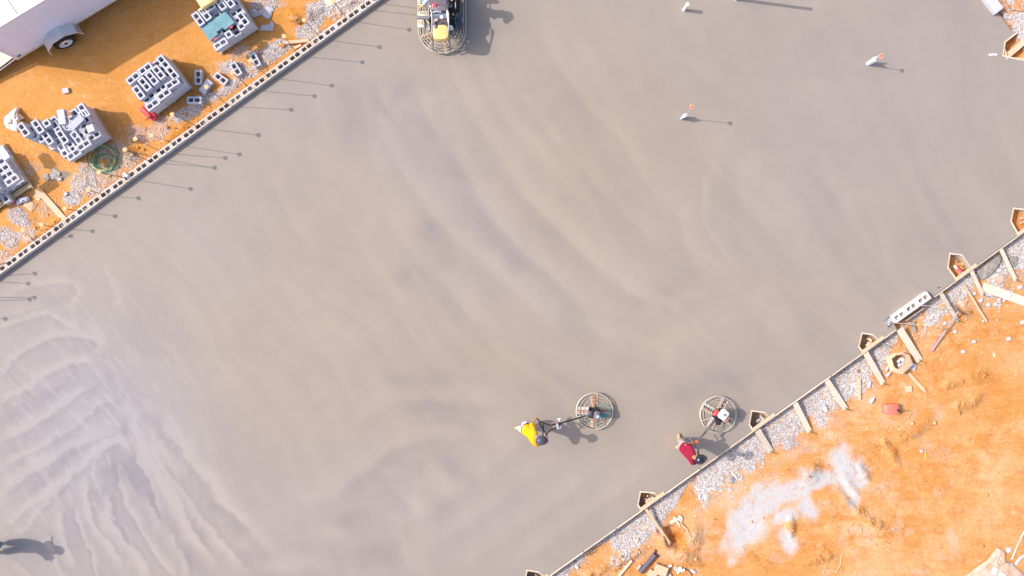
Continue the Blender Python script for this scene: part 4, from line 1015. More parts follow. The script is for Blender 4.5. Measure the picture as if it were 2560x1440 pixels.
# green garden hose coil
m = MB(); rr = random.Random(5); cp = []
for k in range(120):
    a = k * .42; turn = int(a / 6.283); ex = .27 + .09 * math.sin(turn * 2.1); ox = .10 * math.sin(turn * 1.7); oy = .09 * math.cos(turn * 2.3)
    cx, cy = (262 + ox * 90, 402 + oy * 80)
    r_ = ex * (1 + .05 * math.sin(a * .31)) / K
    x = cx + r_ * math.cos(a) * 1.05; y = cy + r_ * math.sin(a) * .95; cp.append(G(x, y, .02 + .006 * turn + .02 * vnoise(a, turn, 3)))
root = thing('garden_hose', G(262, 402), 'coiled green garden hose on gravel between tumbled stack and wall', 'hose')
m.tube(cp[:80], .009, 6); m.child('hose_coil', 'hose_green', root, smooth=True)
m = MB(); m.tube(cp[80:], .009, 6); m.tube([G(278,436,.02), G(268,444,.02), G(282,449,.02), G(300,450,.02)], .011, 6)
m.tube([G(308,384,.03), G(316,396,.03), G(328,403,.03), G(340,407,.03)], .011, 6)
arc = [G(250 + 37 * math.cos(t * .2 + 2.6) , 398 + 36 * math.sin(t * .2 + 2.6), .06) for t in range(24)]; m.tube(arc, .012, 6)
m.child('hose_loop', 'hose_pale', root, smooth=True)
# timber, boards, offcuts on the block side
def plank(a, b, wpx, z0, z1, th, mat, label, name='board', cat='board', group=None, roll=0, ends=None, parent=None):
    "board from photo point a (height z0) to b (height z1), width in m, thickness th"
    p0 = W(a[0], a[1], z0); p1 = W(b[0], b[1], z1); d = p1 - p0; Ln = d.length; d.normalize()
    y = Vector((0, 0, 1)).cross(d).normalized(); z = d.cross(y)
    if roll: q = Matrix.Rotation(roll, 3, d); y = q @ y; z = q @ z
    r3 = Matrix((d, y, z)).transposed()
    m = MB(); m.box((Ln / 2, 0, -th / 2), (Ln, wpx, th), bev=min(.004, th * .2)) if ends is None else ends(m, Ln, wpx, th)
    me = m.mesh(name, mat); o = bpy.data.objects.new(name, me); link(o); o.matrix_world = Matrix.Translation(p0) @ r3.to_4x4()
    if parent is not None:
        mw = o.matrix_world.copy(); o.parent = parent; o.matrix_parent_inverse = Matrix.Translation(parent.location).inverted()
        return o
    return tag(o, label, cat, group)
g_ = gz
plank((712,106),(772,100),.09,g_(712,106)+.10,g_(772,100)+.10,.09,'wood','short thick timber offcut lying on gravel against the wall','timber','timber')
plank((735,120),(752,112),.07,g_(735,120)+.05,g_(745,112)+.07,.03,'wood','small pale wood scrap between the timber offcut and the wall','wood_scrap','wood scrap')
plank((814,8),(850,-10),.24,g_(820,5)+.05,g_(840,0)+.05,.02,'wood_pale','pale square board with holes under the topmost dowel cap','board','board')
plank((98,478),(160,548),.17,-.04,-.03,.012,'wood','long narrow plywood strip running from the pallet to the wall','plywood_strip','plywood',roll=.1)
sheet('plywood_sheet', [(84,486),(91,472),(100,478),(107,486),(103,496),(98,503),(90,500)], 'wood', 'squarish dusty plywood scrap at the corner of the left edge pallet', 'plywood', th=.01, amp=.02, seed=2)
sheet('plywood_sheet', [(55,506),(74,503),(86,508),(83,518),(76,528),(66,520)], 'wood', 'triangular plywood scrap below the plastic film', 'plywood', th=.01, amp=.03, seed=4)
plank((76,529),(91,508),.02,-.02,-.02,.02,'wood','thin wooden stick beside the triangular plywood scrap','stick','stick')
root = thing('plastic_film', G(57, 500), 'clear crumpled plastic film with magenta tip beside the left pallet', 'plastic film')
o = sheet('film_sheet', [(40,510),(39,503),(46,494),(58,491),(66,489),(74,492),(75,500),(66,505),(54,508),(44,514)], 'film', '', '', amp=.16, seed=6)
for k in ('label', 'category'): del o[k]
o.parent = root; o.matrix_parent_inverse = Matrix.Translation(root.location).inverted()
m = MB(); m.lathe(G(38.5, 506, .02), [(.02, 0), (.035, .03), (.012, .06)], 8); m.child('tip', 'magenta', root)
for x, y, s, rot, lab in [(165,227,.17,.2,'pale square tile chip alone on the orange ground above the tumbled stack'),(150,448,.09,.3,'small grey cube at the edge of the gravel below the tumbled stack'),(165,485,.10,.8,'small grey cube on the lower gravel heap beside the wall')]:
    m = MB(); z = gz(x, y); m.box(W(x, y, z + .04), (s, s * .85, .08), rot=rot, bev=.006); m.solo('block_chip', 'block', lab, 'block chip')
m = MB(); m.box(W(315, 437, .22), (.17, .09, .08), rot=-.7, bev=.005); m.box(W(322, 444, .19), (.10, .06, .05), rot=.3, bev=.005); m.solo('block_chip', 'block', 'broken white brick piece lying on the wall top beside the hose', 'block chip')
for x, y, s, lab in [(738,47,.15,'large orange clay lump, right one of two above the timber'),(731,44,.10,'smaller orange clay lump, left one of two above the timber'),(705,113,.08,'orange clay lump beside the timber offcut')]:
    m = MB(); c = G(x, y, s * .4); bmx = bmesh.new(); bmesh.ops.create_icosphere(bmx, subdivisions=2, radius=s)
    vs = [c + Vector((v.co.x * 1.1, v.co.y * .85, v.co.z * .7)) * (.7 + .5 * R.random()) + (Vector() if True else 0) for v in bmx.verts]
    vs = [c + Vector((v.co.x * 1.15, v.co.y * .85, v.co.z * .7)) * (.72 + .45 * R.random()) for v in bmx.verts]
    m.add(vs, [tuple(v.index for v in f.verts) for f in bmx.faces]); bmx.free(); m.solo('clay_lump', 'clay', lab, 'clay lump')
for x, y, s, lab in [(118,442,.10,'grey mortar lump in the shadow below the tumbled stack, left'),(140,436,.16,'broad grey mortar lump in the shadow below the tumbled stack')]:
    m = MB(); c = G(x, y, .01); m.lathe(c, [(s * 1.0, -.03), (s * .9, .01), (s * .6, .03), (s * .15, .035)], 12); m.v = [p + Vector((R.uniform(-.05, .05), R.uniform(-.04, .04), R.uniform(-.02, .0))) for p in m.v]; m.solo('mortar_lump', 'mortar', lab, 'mortar lump')

# ------------------------------------------------------------------ the enclosed cargo trailer
def build_trailer():
    zf, zr = .36, 2.34
    A = W(45, 147, zf); B = W(290, -1, zf)          # lower edge of the side, from the rear corner forwards
    d = (B - A).normalized(); nrm = Vector((d.y, -d.x, 0)); back = -nrm
    if nrm.y > 0: nrm = -nrm; back = -back
    nrm = Vector((.8451 * 0 + d.y, -d.x, 0))        # points to the lower right, away from the trailer
    back = -nrm
    Ln, Wd = 5.6, 2.15; rot = math.atan2(d.y, d.x); r3 = Matrix.Rotation(rot, 3, 'Z')
    root = thing('cargo_trailer', Vector((A.x, A.y, -.08)), 'white enclosed cargo trailer with its rear ramp down, parked upper left', 'trailer')
    def P_(a, b, z): return Vector((A.x, A.y, 0)) + d * a + back * b + Vector((0, 0, z))
    m = MB(); m.box(P_(Ln / 2, .01, (zf + zr) / 2), (Ln, .02, zr - zf), mat=r3); side = m.child('side_wall', 'trailer_side_shade', root)
    m = MB()
    for k in range(0, 13):
        for z in np.arange(zf + .08, zr - .05, .16):
            m.lathe(P_(.09 + k * .405 + (.02 if k % 2 else 0), -.001, z), [(.010, 0), (.008, .004)], 5, axis=nrm)
    m.child('rivets', 'steel', side)
    m = MB(); m.box(P_(Ln / 2, Wd - .01, (zf + zr) / 2), (Ln, .02, zr - zf), mat=r3); m.child('side_wall', 'white_paint', root)
    m = MB(); m.box(P_(Ln - .01, Wd / 2, (zf + zr) / 2), (.02, Wd - .05, zr - zf), mat=r3); m.child('front_wall', 'white_paint', root)
    m = MB(); m.box(P_(Ln / 2, Wd / 2, zf + .03), (Ln - .05, Wd - .05, .06), mat=r3); m.child('floor', 'wood_weath', root)
    # gently crowned roof with seams
    m = MB(); n = 8; vs = []; fs = []
    for i in range(n + 1):
        b = -.005 + (Wd + .01) * i / n; z = zr + .07 * math.sin(math.pi * i / n) ** .7
        vs += [P_(-.01, b, z), P_(Ln + .01, b, z)]
    for i in range(n): fs.append((2 * i, 2 * i + 1, 2 * i + 3, 2 * i + 2))
    nb = len(vs); vs += [p - Vector((0, 0, .02)) for p in vs]
    for i in range(n): fs.append((nb + 2 * i + 2, nb + 2 * i + 3, nb + 2 * i + 1, nb + 2 * i))
    fs += [(0, 2 * n * 0 + 1, nb + 1, nb)]
    m.add(vs, fs); roof = m.child('roof', 'white_paint', root)
    m = MB()
    for k in (1.22, 2.44, 3.66, 4.88):
        pts = [P_(k, -.005 + (Wd + .01) * i / n, zr + .07 * math.sin(math.pi * i / n) ** .7 + .004) for i in range(n + 1)]; m.tube(pts, .012, 5)
    m.child('seam', 'block_dark', roof)
    m = MB(); m.box(P_(Ln / 2, -.012, zr - .01), (Ln + .02, .05, .055), mat=r3, bev=.01); m.child('roof_rail', 'aluminium', root)
    m = MB(); m.box(P_(Ln / 2, -.008, zf + .02), (Ln, .03, .05), mat=r3); m.child('bottom_rail', 'machine_cream', root)
    m = MB(); m.box(P_(.0, -.002, (zf + zr) / 2), (.05, .045, zr - zf), mat=r3); m.box(P_(.0, Wd, (zf + zr) / 2), (.05, .045, zr - zf), mat=r3); m.box(P_(0, Wd / 2, zr), (.07, Wd, .07), mat=r3); m.child('rear_frame', 'white_paint', root)
    m = MB(); m.box(P_(.12, -.012, zf + .14), (.10, .02, .035), mat=r3); m.child('marker_light', 'black', root)
    m = MB(); m.box(P_(-.14, Wd * .42, zr - .03), (.05, 1.2, .05), mat=r3); m.box(P_(-.07, Wd * .2, zr - .03), (.13, .04, .04), mat=r3); m.box(P_(-.07, Wd * .64, zr - .03), (.13, .04, .04), mat=r3); m.child('door_bar', 'steel', root)
    # ramp door let down behind
    m = MB(); q = math.atan2(zf + .02, 1.9)
    def Q_(a, b, h): return P_(-a * math.cos(q), b, zf + .03 - a * math.sin(q) + h)
    ramp3 = Matrix((-(d * math.cos(q) + Vector((0, 0, math.sin(q)))), back, Vector((0, 0, 1)))).transposed()
    vs = [Q_(0, .10, 0), Q_(1.92, .10, 0), Q_(1.92, Wd - .10, 0), Q_(0, Wd - .10, 0)]; vs += [v - Vector((0, 0, .04)) for v in vs]
    m.add(vs, [(0, 1, 2, 3), (7, 6, 5, 4), (0, 4, 5, 1), (1, 5, 6, 2), (2, 6, 7, 3), (3, 7, 4, 0)]); ramp = m.child('ramp_door', 'wood_pale', root)
    m = MB(); m.tube([Q_(.0, .055, -.01), Q_(1.92, .055, -.01)], .03, 4); m.child('ramp_seal', 'black', ramp)
    m = MB(); m.tube([Q_(.0, .03, .0), Q_(1.94, .03, .0)], .008, 5); m.child('ramp_edge', 'white_paint', ramp)
    m = MB(); m.tube([Q_(.12, .20, .04), Q_(.40, .5, .06), Q_(.55, .75, .05)], .014, 5); m.tube([Q_(.2, .29, .04), Q_(.12, .33, .10)], .014, 5); m.child('ramp_cable', 'black', ramp)
    # wheel and fender
    def at(px, py, z): 
        p = W(px, py, z); v = Vector((p.x - A.x, p.y - A.y, 0)); return v.dot(d), v.dot(back)
    a0, b0 = at(155, 97, .27)
    wc = P_(a0 + .02, -.19, .26)
    wheel = MB(); wheel.lathe(wc - nrm * .09, [(.185, 0), (.27, .0), (.31, .03), (.315, .09), (.31, .15), (.27, .18), (.19, .18)], 36, axis=nrm, cap=False)
    w = wheel.child('wheel', 'rubber', root, smooth=True)
    m = MB(); m.lathe(wc + nrm * .03, [(.19, .06), (.18, .04), (.16, .02), (.10, .035), (.05, .05), (.0, .05)], 30, axis=nrm, cap=False); rim = m.child('rim', 'white_paint', w, smooth=True)
    m = MB()
    for k in range(8):
        a = k * math.pi / 4; off = d * math.cos(a) * .132 + Vector((0, 0, 1)) * math.sin(a) * .132
        m.lathe(wc + nrm * .062 + off, [(.017, 0), (.015, .004)], 8, axis=nrm)
    m.lathe(wc + nrm * .078, [(.045, 0), (.04, .025), (.01, .028)], 12, axis=nrm); m.child('hub', 'black', w)
    m = MB()   # fender: faceted hood standing out from the side
    prof = [(-.52, .10), (-.47, .36), (-.19, .62), (.19, .66), (.50, .44), (.56, .18)]; 
    def Fp(a, b, z): return P_(a0 + .02 + a, -b, z)
    vs = []; fs = []
    for a, z in prof: vs += [Fp(a, 0, z + .10), Fp(a, .30, z + .10)]
    n = len(prof)
    for i in range(n - 1): fs.append((2 * i, 2 * i + 1, 2 * i + 3, 2 * i + 2))
    nb = len(vs); vs += [p - Vector((0, 0, .012)) for p in vs]
    for i in range(n - 1): fs.append((nb + 2 * i + 2, nb + 2 * i + 3, nb + 2 * i + 1, nb + 2 * i))
    m.add(vs, fs); fender = m.child('fender', 'aluminium', root)
    m = MB(); m.tube([Fp(a, .30, z + .085) for a, z in prof], .014, 6); m.tube([Fp(a, .004, z + .105) for a, z in prof], .008, 5); m.child('fender_lip', 'machine_cream', fender)
    m = MB(); m.lathe(Fp(-.02, .15, .76), [(.012, 0), (.01, .006)], 8); m.lathe(Fp(-.12, .13, .745), [(.008, 0), (.006, .006)], 8); m.child('bolt', 'black', fender)
    # frame rails underneath, axle and tongue
    m = MB(); m.box(P_(Ln / 2, .25, zf - .06), (Ln, .06, .10), mat=r3); m.box(P_(Ln / 2, Wd - .25, zf - .06), (Ln, .06, .10), mat=r3); m.tube([wc, wc + back * (Wd + .38)], .035, 8); m.child('chassis', 'dark_metal', root)
    w2 = MB(); w2.lathe(wc + back * (Wd + .38) - nrm * .09, [(.20, 0), (.30, .0), (.35, .05), (.35, .13), (.30, .18), (.205, .18)], 24, axis=nrm, cap=False); w2.child('wheel', 'rubber', root, smooth=True)
build_trailer()
# ------------------------------------------------------------------ form boards, blockouts and braces on the right-hand edge
def board3(p0, p1, wd, th, mat, name, up=None, parent=None, root=None, label=None, cat='board', group=None, bev=.003):
    "board between two points; wd across, th thick; up: direction its broad face looks"
    d = (p1 - p0); Ln = d.length; d.normalize(); up = Vector(up or (0, 0, 1)); y = up.cross(d).normalized(); z = d.cross(y)
    r3 = Matrix((d, y, z)).transposed(); m = MB(); m.box((Ln / 2, 0, -th / 2), (Ln, wd, th), bev=bev)
    me = m.mesh(name, mat); o = bpy.data.objects.new(name, me); link(o); o.matrix_world = Matrix.Translation(p0) @ r3.to_4x4()
    if parent is not None:
        r = root or parent; o.parent = parent; o.matrix_parent_inverse = Matrix.Translation(r.location).inverted(); return o
    return tag(o, label, cat, group)
def edge_board(a, b, z0, z1, th, mat, label=None, parent=None, off=0, name='form_board', group=None):
    "upright board along photo line a-b, its outer face on the line, th thick towards the slab"
    A = W(a[0], a[1], 0); B = W(b[0], b[1], 0); d = (B - A).normalized(); n = Vector((-d.y, d.x, 0))
    if n.x > 0 and n.y < 0 or (n.x * VX + n.y * VY) > 0: n = -n
    c0 = A + n * (th / 2 + off); c1 = B + n * (th / 2 + off); zc = z1
    return board3(Vector((c0.x, c0.y, zc)), Vector((c1.x, c1.y, zc)), th, z1 - z0, mat, name, parent=parent, root=parent, label=label, cat='form board', group=group)
fy = lambda x: float(form_y(x))
GF = 'form boards along the lower right slab edge'
segs = [(1290, 1460, 'form board at the bottom edge beside the lowest corner blockout', -.004),(1460, 1542, 'short form board where thin stakes hold it, above scattered white grit', .004),(1542, 1752, 'form board behind the narrow leaning brace and its blockout', -.002),
        (1752, 1895, 'form board beside the worker in the maroon shirt', .003),(1895, 2079, 'form board between the worker and the wide gravel bay with two braces', -.003),(2079, 2243, 'form board beside the cardboard carton', .004)]
for i, (a, b, lab, dz) in enumerate(segs):
    edge_board((a + 1, fy(a + 1)), (b - 1, fy(b - 1)), -.30, .006 + dz, .038 + .006 * (i % 2), 'wood_form' if i % 2 else 'wood_pale', lab, group=GF)
for i, (a, b, lab, dz) in enumerate([(2337, 2452, 'form board above the squeegee, right of the white block run', .003),(2452, 2776, 'form board behind the wet spilled concrete at the right edge', -.003)]):
    edge_board((a, fy(a)), (b, fy(b)), -.30, .006 + dz, .036, 'wood_form', lab, group=GF)
# five-sided blockouts
BL_LAB = ['corner blockout cut by the bottom edge of the picture','five-sided plywood blockout beside the narrow leaning brace','five-sided plywood blockout just right of the second walk-behind trowel','five-sided plywood blockout left of the cardboard carton','five-sided plywood blockout with a white tube lying in it','five-sided plywood blockout cut by the right edge of the picture']
def blockout(pts, label, base=None, mat='wood_form', zt=.012):
    A = W(pts[len(pts) // 2][0], pts[len(pts) // 2][1], -.3)
    root = thing('column_blockout', A, label, 'formwork box', 'five-sided blockouts along the slab edge')
    cx = sum(p[0] for p in pts) / len(pts); cy = sum(p[1] for p in pts) / len(pts)
    for i in range(len(pts) - 1):
        a, b = pts[i], pts[i + 1]; P0 = W(a[0], a[1], 0); P1 = W(b[0], b[1], 0); C_ = W(cx, cy, 0)
        d = (P1 - P0).normalized(); n = Vector((-d.y, d.x, 0)); 
        if n.dot(C_ - P0) < 0: n = -n
        th = .036; P0 = P0 + n * th / 2 - d * .0; P1 = P1 + n * th / 2
        z = zt + .003 * ((i * 7) % 3)
        board3(Vector((P0.x, P0.y, z)), Vector((P1.x, P1.y, z)), th, .30, mat if i % 2 else 'wood_pale', 'side_board', parent=root)
    return root
for bx, lab in zip(BOX, BL_LAB):
    pts = [(bx[0][0], fy(bx[0][0]) - 5.5)] + bx[1:-1] + [(bx[-1][0], fy(bx[-1][0]) - 5.5)]
    rt = blockout(pts, lab)
    # wider sill board that closes the box on the form line
    a, b = bx[0], bx[-1]; A = W(a[0] + 4, fy(a[0] + 4) - 7, 0); B = W(b[0] - 2, fy(b[0] - 2) - 7, 0)
    board3(Vector((A.x, A.y, .022)), Vector((B.x, B.y, .020)), .085, .036, 'wood', 'cross_board', parent=rt)
rt = blockout([(2542.5,80),(2511,104),(2506,141),(2545,150),(2588,159)], 'large blockout with crumpled board scraps in the upper right corner')
for a, b, w_, z in [((2518,140),(2575,92),.16,-.10),((2524,150),(2580,150),.14,-.12),((2512,122),(2518,148),.06,-.05)]:
    board3(W(a[0], a[1], z), W(b[0], b[1], z + .06), w_, .02, 'wood', 'board_scrap', parent=rt)
# edge form in the upper right corner
A = W(2541, 96, 0)
m = MB(); m.tube([W(2487, 29, -.02), W(2529, 80, -.02)], .02, 4); m.tube([W(2455, -14, -.02), W(2487, 29, -.02)], .02, 4); m.solo('form_board', 'wood_form', 'form board edging the gravel corner at upper right', 'form board', GF)
m = MB(); m.box(W(2470, -4, .10), (.40, .22, .20), rot=math.radians(-50), bev=.01); m.box(W(2488, 17, .10), (.40, .22, .20), rot=math.radians(-50), bev=.01)
m = MB(); c = W(2474, 1, .10); I3 = Matrix.Rotation(math.radians(-51.5), 3, 'Z'); m.box(c, (.80, .27, .20), mat=I3, bev=.012); m.box(c + Vector((0, 0, .1)), (.70, .20, .02), mat=I3, bev=.004); m.solo('solid_block', 'block', 'pale flat-topped solid block on the slab corner at the top edge', 'concrete block')
for a, b, lab in [((2505,5),(2560,50),'bent wire on gravel in the upper right corner')]:
    m = MB(); m.tube([G(2495,0,.05), G(2502,8,.06), G(2512,2,.05), G(2530,26,.04), G(2562,28,.04)], .006, 5); m.solo('wire', 'dark_metal', lab, 'wire')
m = MB(); m.box(W(2482, 136.5, .012), (.22, .055, .02), rot=.02, bev=.005); m.box(W(2491, 137, .018), (.05, .04, .03), rot=.1, bev=.005); m.solo('metal_cleat', 'pipe_stub', 'small pale cleat lying on the slab left of the upper right blockout', 'cleat')
m = MB(); m.tube([W(2522,64.5,.0), W(2526,64,.03), W(2530,65,.0)], .008, 5); m.solo('tie_wire', 'rebar', 'tiny wire loop sticking out of the slab at upper right', 'wire')
m = MB(); m.tube([W(2343,720,.0), W(2347,719,.02), W(2351,718,.0)], .008, 5); m.solo('tie_wire', 'rebar', 'tiny dark wire loop in the slab above the white block run', 'wire')

# braces: from the top of the form down to a nailed stake in the clay
GB = 'sloping wooden braces holding the form'
BR = [((2165,883),(2209,960),.155,'brace left of the cardboard carton, ending in gravel','wood_pale'),((2068,952),(2115,1023),.155,'brace in the middle of the wide gravel bay','wood_pale'),((1988.5,1009),(2025,1080),.15,'brace ending in bare clay left of the gravel bay','wood_pale'),
      ((1895,1077),(1928,1131),.175,'short brace beside the blockout near the second walk-behind trowel','wood_weath'),((1616,1275),(1676,1361),.085,'narrow brace reaching over the dug hole','wood'),((2250,823),(2300,903),.20,'widest brace, right above the cardboard carton','wood_pale'),
      ((2353,734),(2396,803),.115,'brace crossed by the squeegee head','wood_weath'),((2429.5,678),(2458,738),.105,'brace between the tube blockout and the wet concrete','wood_pale'),((2503,623),(2541,702),.105,'rightmost brace, over gravel near the right edge','wood_pale')]
for a, b, w_, lab, mat in BR:
    p0 = W(a[0], a[1], -.01); z1 = gz(*b) + .06; p1 = W(b[0], b[1], z1); d = (p1 - p0).normalized()
    root = thing('brace_board', Vector((p1.x, p1.y, z1 - .06)), lab, 'brace', GB)
    board3(p0, p1, w_, .036, mat, 'board', parent=root)
    m = MB(); e = p1 - d * .05; m.tube([e + Vector((.01, 0, .05)), e + Vector((.02, .0, -.25))], .011, 6); m.tube([p1 + Vector((.0, .01, .02)), p1 + Vector((.20, -.05, -.02))], .007, 5); m.child('stake', 'rebar', root)
plank((2412,712),(2468,804),.04,gz(2412,712)+.10,gz(2468,804)+.10,.10,'wood','loose upright two-by-four lying on gravel and clay between two braces','loose_stud','board')
plank((2457,716),(2590,764),.25,gz(2457,716)+.06,gz(2560,750)+.07,.04,'wood_pale','broad plank lying on the clay, running out at the right edge','broad_plank','plank')
for x in (1460,1466,1530,1722,1826):
    m = MB(); y = fy(x); p = W(x + 3, y + 3, 0); m.tube([p + Vector((0, 0, .03)), W(x + 5, y + 9, -.28)], .010, 6); m.solo('form_stake', 'rebar_light', {1460:'thin stake pair left of the narrow brace, lower one',1466:'thin stake pair left of the narrow brace, upper one',1530:'lone thin stake against the form left of the narrow brace',1722:'thin stake against the form below the maroon worker',1826:'thin stake against the form right of the maroon worker'}[x], 'stake', 'thin stakes against the form')

# run of three blocks standing on the slab edge, with two capped bars
def block_run():
    a = W(2228, 792, .2); b = W(2318, 728, .2); d = (b - a).normalized(); Ln = (b - a).length; n = Vector((d.y, -d.x, 0)); rot = math.atan2(d.y, d.x)
    if n.dot(W(2250, 808, .2) - a) < 0: n = -n
    root = thing('block_run', Vector((a.x, a.y, -.3)), 'run of white-topped hollow blocks built into the lower right slab edge', 'block run')
    m = MB(); r3 = Matrix.Rotation(rot, 3, 'Z')
    for i in range(3):
        c = a + d * (.205 + i * .407) + n * .115 + Vector((0, 0, -.1)); block_shape(m, c, r3, L_=.400, Wd=.222, wall=.055)
        block_shape(m, c + Vector((0, 0, -.2)) , r3, L_=.400, Wd=.222, wall=.055)
    m.child('block_course', 'white_block', root)
    m = MB()
    for i in range(3):
        for k in (-.094, .094): m.box(a + d * (.205 + i * .407 + k) + n * .115 + Vector((0, 0, -.14 + .03 * ((i * 3 + (k > 0)) % 3))), (.15, .16, .06), mat=r3)
    m.child('core_fill', 'core_fill', root)
    m = MB(); c = a - d * .10 + n * .10; m.box(Vector((c.x, c.y, -.06)), (.19, .16, .26), mat=r3, bev=.02); q = m.child('mortar_fill', 'mortar', root)
    m = MB(); m.box(Vector((c.x, c.y, 0)) - d * .10 - n * .0 + Vector((0, 0, -.0)), (.012, .24, .22), mat=r3); m.box(Vector((c.x, c.y, 0)) - n * .11 + Vector((0, 0, 0)), (.20, .012, .22), mat=r3); m.child('end_form', 'block_dark', root)
    X = []; 
    rs_ = np.random.RandomState(8); n_ = 70; u = rs_.uniform(-.20, -.01, n_); v = rs_.uniform(.03, .19, n_)
    P_ = [a + d * float(q1) + n * float(q2) for q1, q2 in zip(u, v)]
    for i in range(6):
        cc = a + d * (.205 + (i // 2) * .407 + (-.09 if i % 2 == 0 else .09)) + n * .115
        for q in range(16): P_.append(cc + d * R.uniform(-.06, .06) + n * R.uniform(-.05, .05))
    zz = np.array([.075] * n_ + [R.choice((-.02, .02, .10)) for _ in range(len(P_) - n_)])
    stones('mortar_crumbs', np.array([p.x for p in P_]), np.array([p.y for p in P_]), zz, rs_.uniform(.008, .026, len(P_)), .8, 43, [(.30, .28, .28), (.60, .58, .58), (.80, .78, .80)])
    m = MB(); m.box(W(2283, 786, -.16) , (.62, .02, .24), rot=rot); m.child('form_panel', 'wood_weath', root)
    plank((2284,804),(2288,830),.08,-.22,-.24,.03,'block_dark','short dark board lying in the shade below the white block run','dark_board','board')
block_run()
GO = 'orange-capped bars by the white block run'
dowel((2355,765), 1.55, W(2289,764,.0), 'orange-capped bar rising from a core of the white block run', GO, .7, ('rebar_light', 'plastic_orange'), .105)
dowel((2296.5,811.5), 1.55, W(2226,806.5,.05), 'orange-capped bar rising from the mortar-filled end of the white block run', GO, .75, ('rebar_light', 'plastic_orange'), .105)

# squeegee / bull float lying on the clay
root = thing('long_handled_squeegee', G(2396, 778), 'long-handled squeegee leaning with its head across a brace', 'squeegee')
m = MB(); m.tube([G(2330, 878, .05), W(2396, 778, .02)], .022, 8); m.child('handle', 'purple_steel', root, smooth=True)
m = MB(); m.tube([W(2376, 762, -.04), W(2391, 773, -.02), W(2412, 787, -.06)], .022, 4); m.child('blade', 'dark_metal', root)
m = MB(); m.tube([W(2396, 778, .02), W(2384, 767, .0)], .012, 6); m.tube([W(2396, 778, .02), W(2404, 781, .0)], .012, 6); m.child('bracket', 'steel', root)
# open cardboard carton
def carton():
    z0 = gz(2250, 910); zt = z0 + .34
    pts = [(2228,897),(2238,889),(2256,886),(2272,893),(2278,912),(2256,933),(2238,928)]
    inner = [(2234,899),(2243,892),(2257,890),(2265,896),(2263,909),(2247,920),(2239,915)]
    root = thing('cardboard_carton', W(2250, 910, z0), 'open round-bellied cardboard carton full of litter beside the widest brace', 'carton')
    inner = [(2251 + (x - 2251) * 1.28, 905 + (y - 905) * 1.28) for x, y in inner]
    o = [W(x, y, zt) for x, y in inner]; n = len(o); b = [Vector((p.x * 1.0, p.y, z0)) for p in o]
    m = MB(); vs = o + b; m.add(vs, [(i, (i + 1) % n, n + (i + 1) % n, n + i) for i in range(n)] + [tuple(range(n, 2 * n))]); m.child('carton_body', 'cardboard_in', root)
    outer = [(2215,894),(2236,882),(2256,881),(2274,888),(2283,911),(2256,936),(2225,927)]
    oz = [-.03, .0, -.03, -.02, -.05, -.02, -.04]
    for i in range(7):
        j = (i + 1) % 7
        q = [W(inner[i][0], inner[i][1], zt + .004), W(inner[j][0], inner[j][1], zt + .004), W(outer[j][0], outer[j][1], zt + oz[j]), W(outer[i][0], outer[i][1], zt + oz[i])]
        mm = MB(); mm.add(q + [p - Vector((0, 0, .006)) for p in q], [(0, 1, 2, 3), (7, 6, 5, 4), (0, 4, 5, 1), (1, 5, 6, 2), (2, 6, 7, 3), (3, 7, 4, 0)]); fo = mm.child('flap', 'cardboard', root)
        if i == 6:
            m2 = MB(); qq = [W(x, y, zt - .02) for x, y in [(2226,909),(2230,908),(2233,925),(2229,925)]]; m2.add(qq, [(0, 1, 2, 3)]); m2.child('printed_panel', 'bag_paper', fo)
    m = MB()
    for k in range(9): m.lathe(W(2250 + R.uniform(-9, 9), 905 + R.uniform(-8, 8), z0 + R.uniform(.1, .2)), [(.01, 0), (.05, .02), (.05, .07), (.02, .09)], 9, axis=(R.uniform(-1, 1), R.uniform(-1, 1), .5))
    m.solo('litter', 'film', 'crumpled clear cups and wrappers heaped inside the cardboard carton', 'litter')
    m = MB(); m.box(W(2283, 917, z0 + .06), (.15, .19, .012), rot=-.35); m.solo('paper_sheet', 'bag_paper', 'grey card sheet sticking out beside the cardboard carton', 'card')
carton()
def stake_ends(m, Ln, w, th):
    m.add([(0, -w / 2, 0), (Ln - .14, -w / 2, 0), (Ln, 0, 0), (Ln - .14, w / 2, 0), (0, w / 2, 0), (0, -w / 2, -th), (Ln - .14, -w / 2, -th), (Ln, 0, -th), (Ln - .14, w / 2, -th), (0, w / 2, -th)],
          [(0, 1, 2, 3, 4), (9, 8, 7, 6, 5), (0, 5, 6, 1), (1, 6, 7, 2), (2, 7, 8, 3), (3, 8, 9, 4), (4, 9, 5, 0)])
plank((2272,933),(2317,983),.085,gz(2272,933)+.05,gz(2317,983)+.04,.025,'wood','pointed wooden stake lying on the clay below the cardboard carton','wooden_stake','stake', ends=stake_ends)
plank((2148,945),(2149,999),.095,gz(2148,946)+.06,gz(2149,998)+.06,.05,'wood','short loose two-by-four lying on the gravel between two braces','loose_stud','board')
m = MB(); z = gz(2271, 972); m.box(W(2271, 972, z + .03), (.19, .19, .05), rot=.08, bev=.004); m.solo('cardboard_piece', 'cardboard', 'flat square piece of cardboard below the carton', 'cardboard')
plank((2236,887),(2268,876),.04,gz(2250,880)+.05,gz(2268,876)+.06,.03,'wood','thin orange-lit wood strip just above the cardboard carton','wood_strip','stick')
root = fuel_can(2231, 1024, gz(2231, 1024), 0.02, ('plastic_red_faded', 'black'), 'faded red fuel can with black spout alone on the clay', length=.42, width=.29, hgt=.26, spout=W(2257, 1028, gz(2240, 1024) + .42))
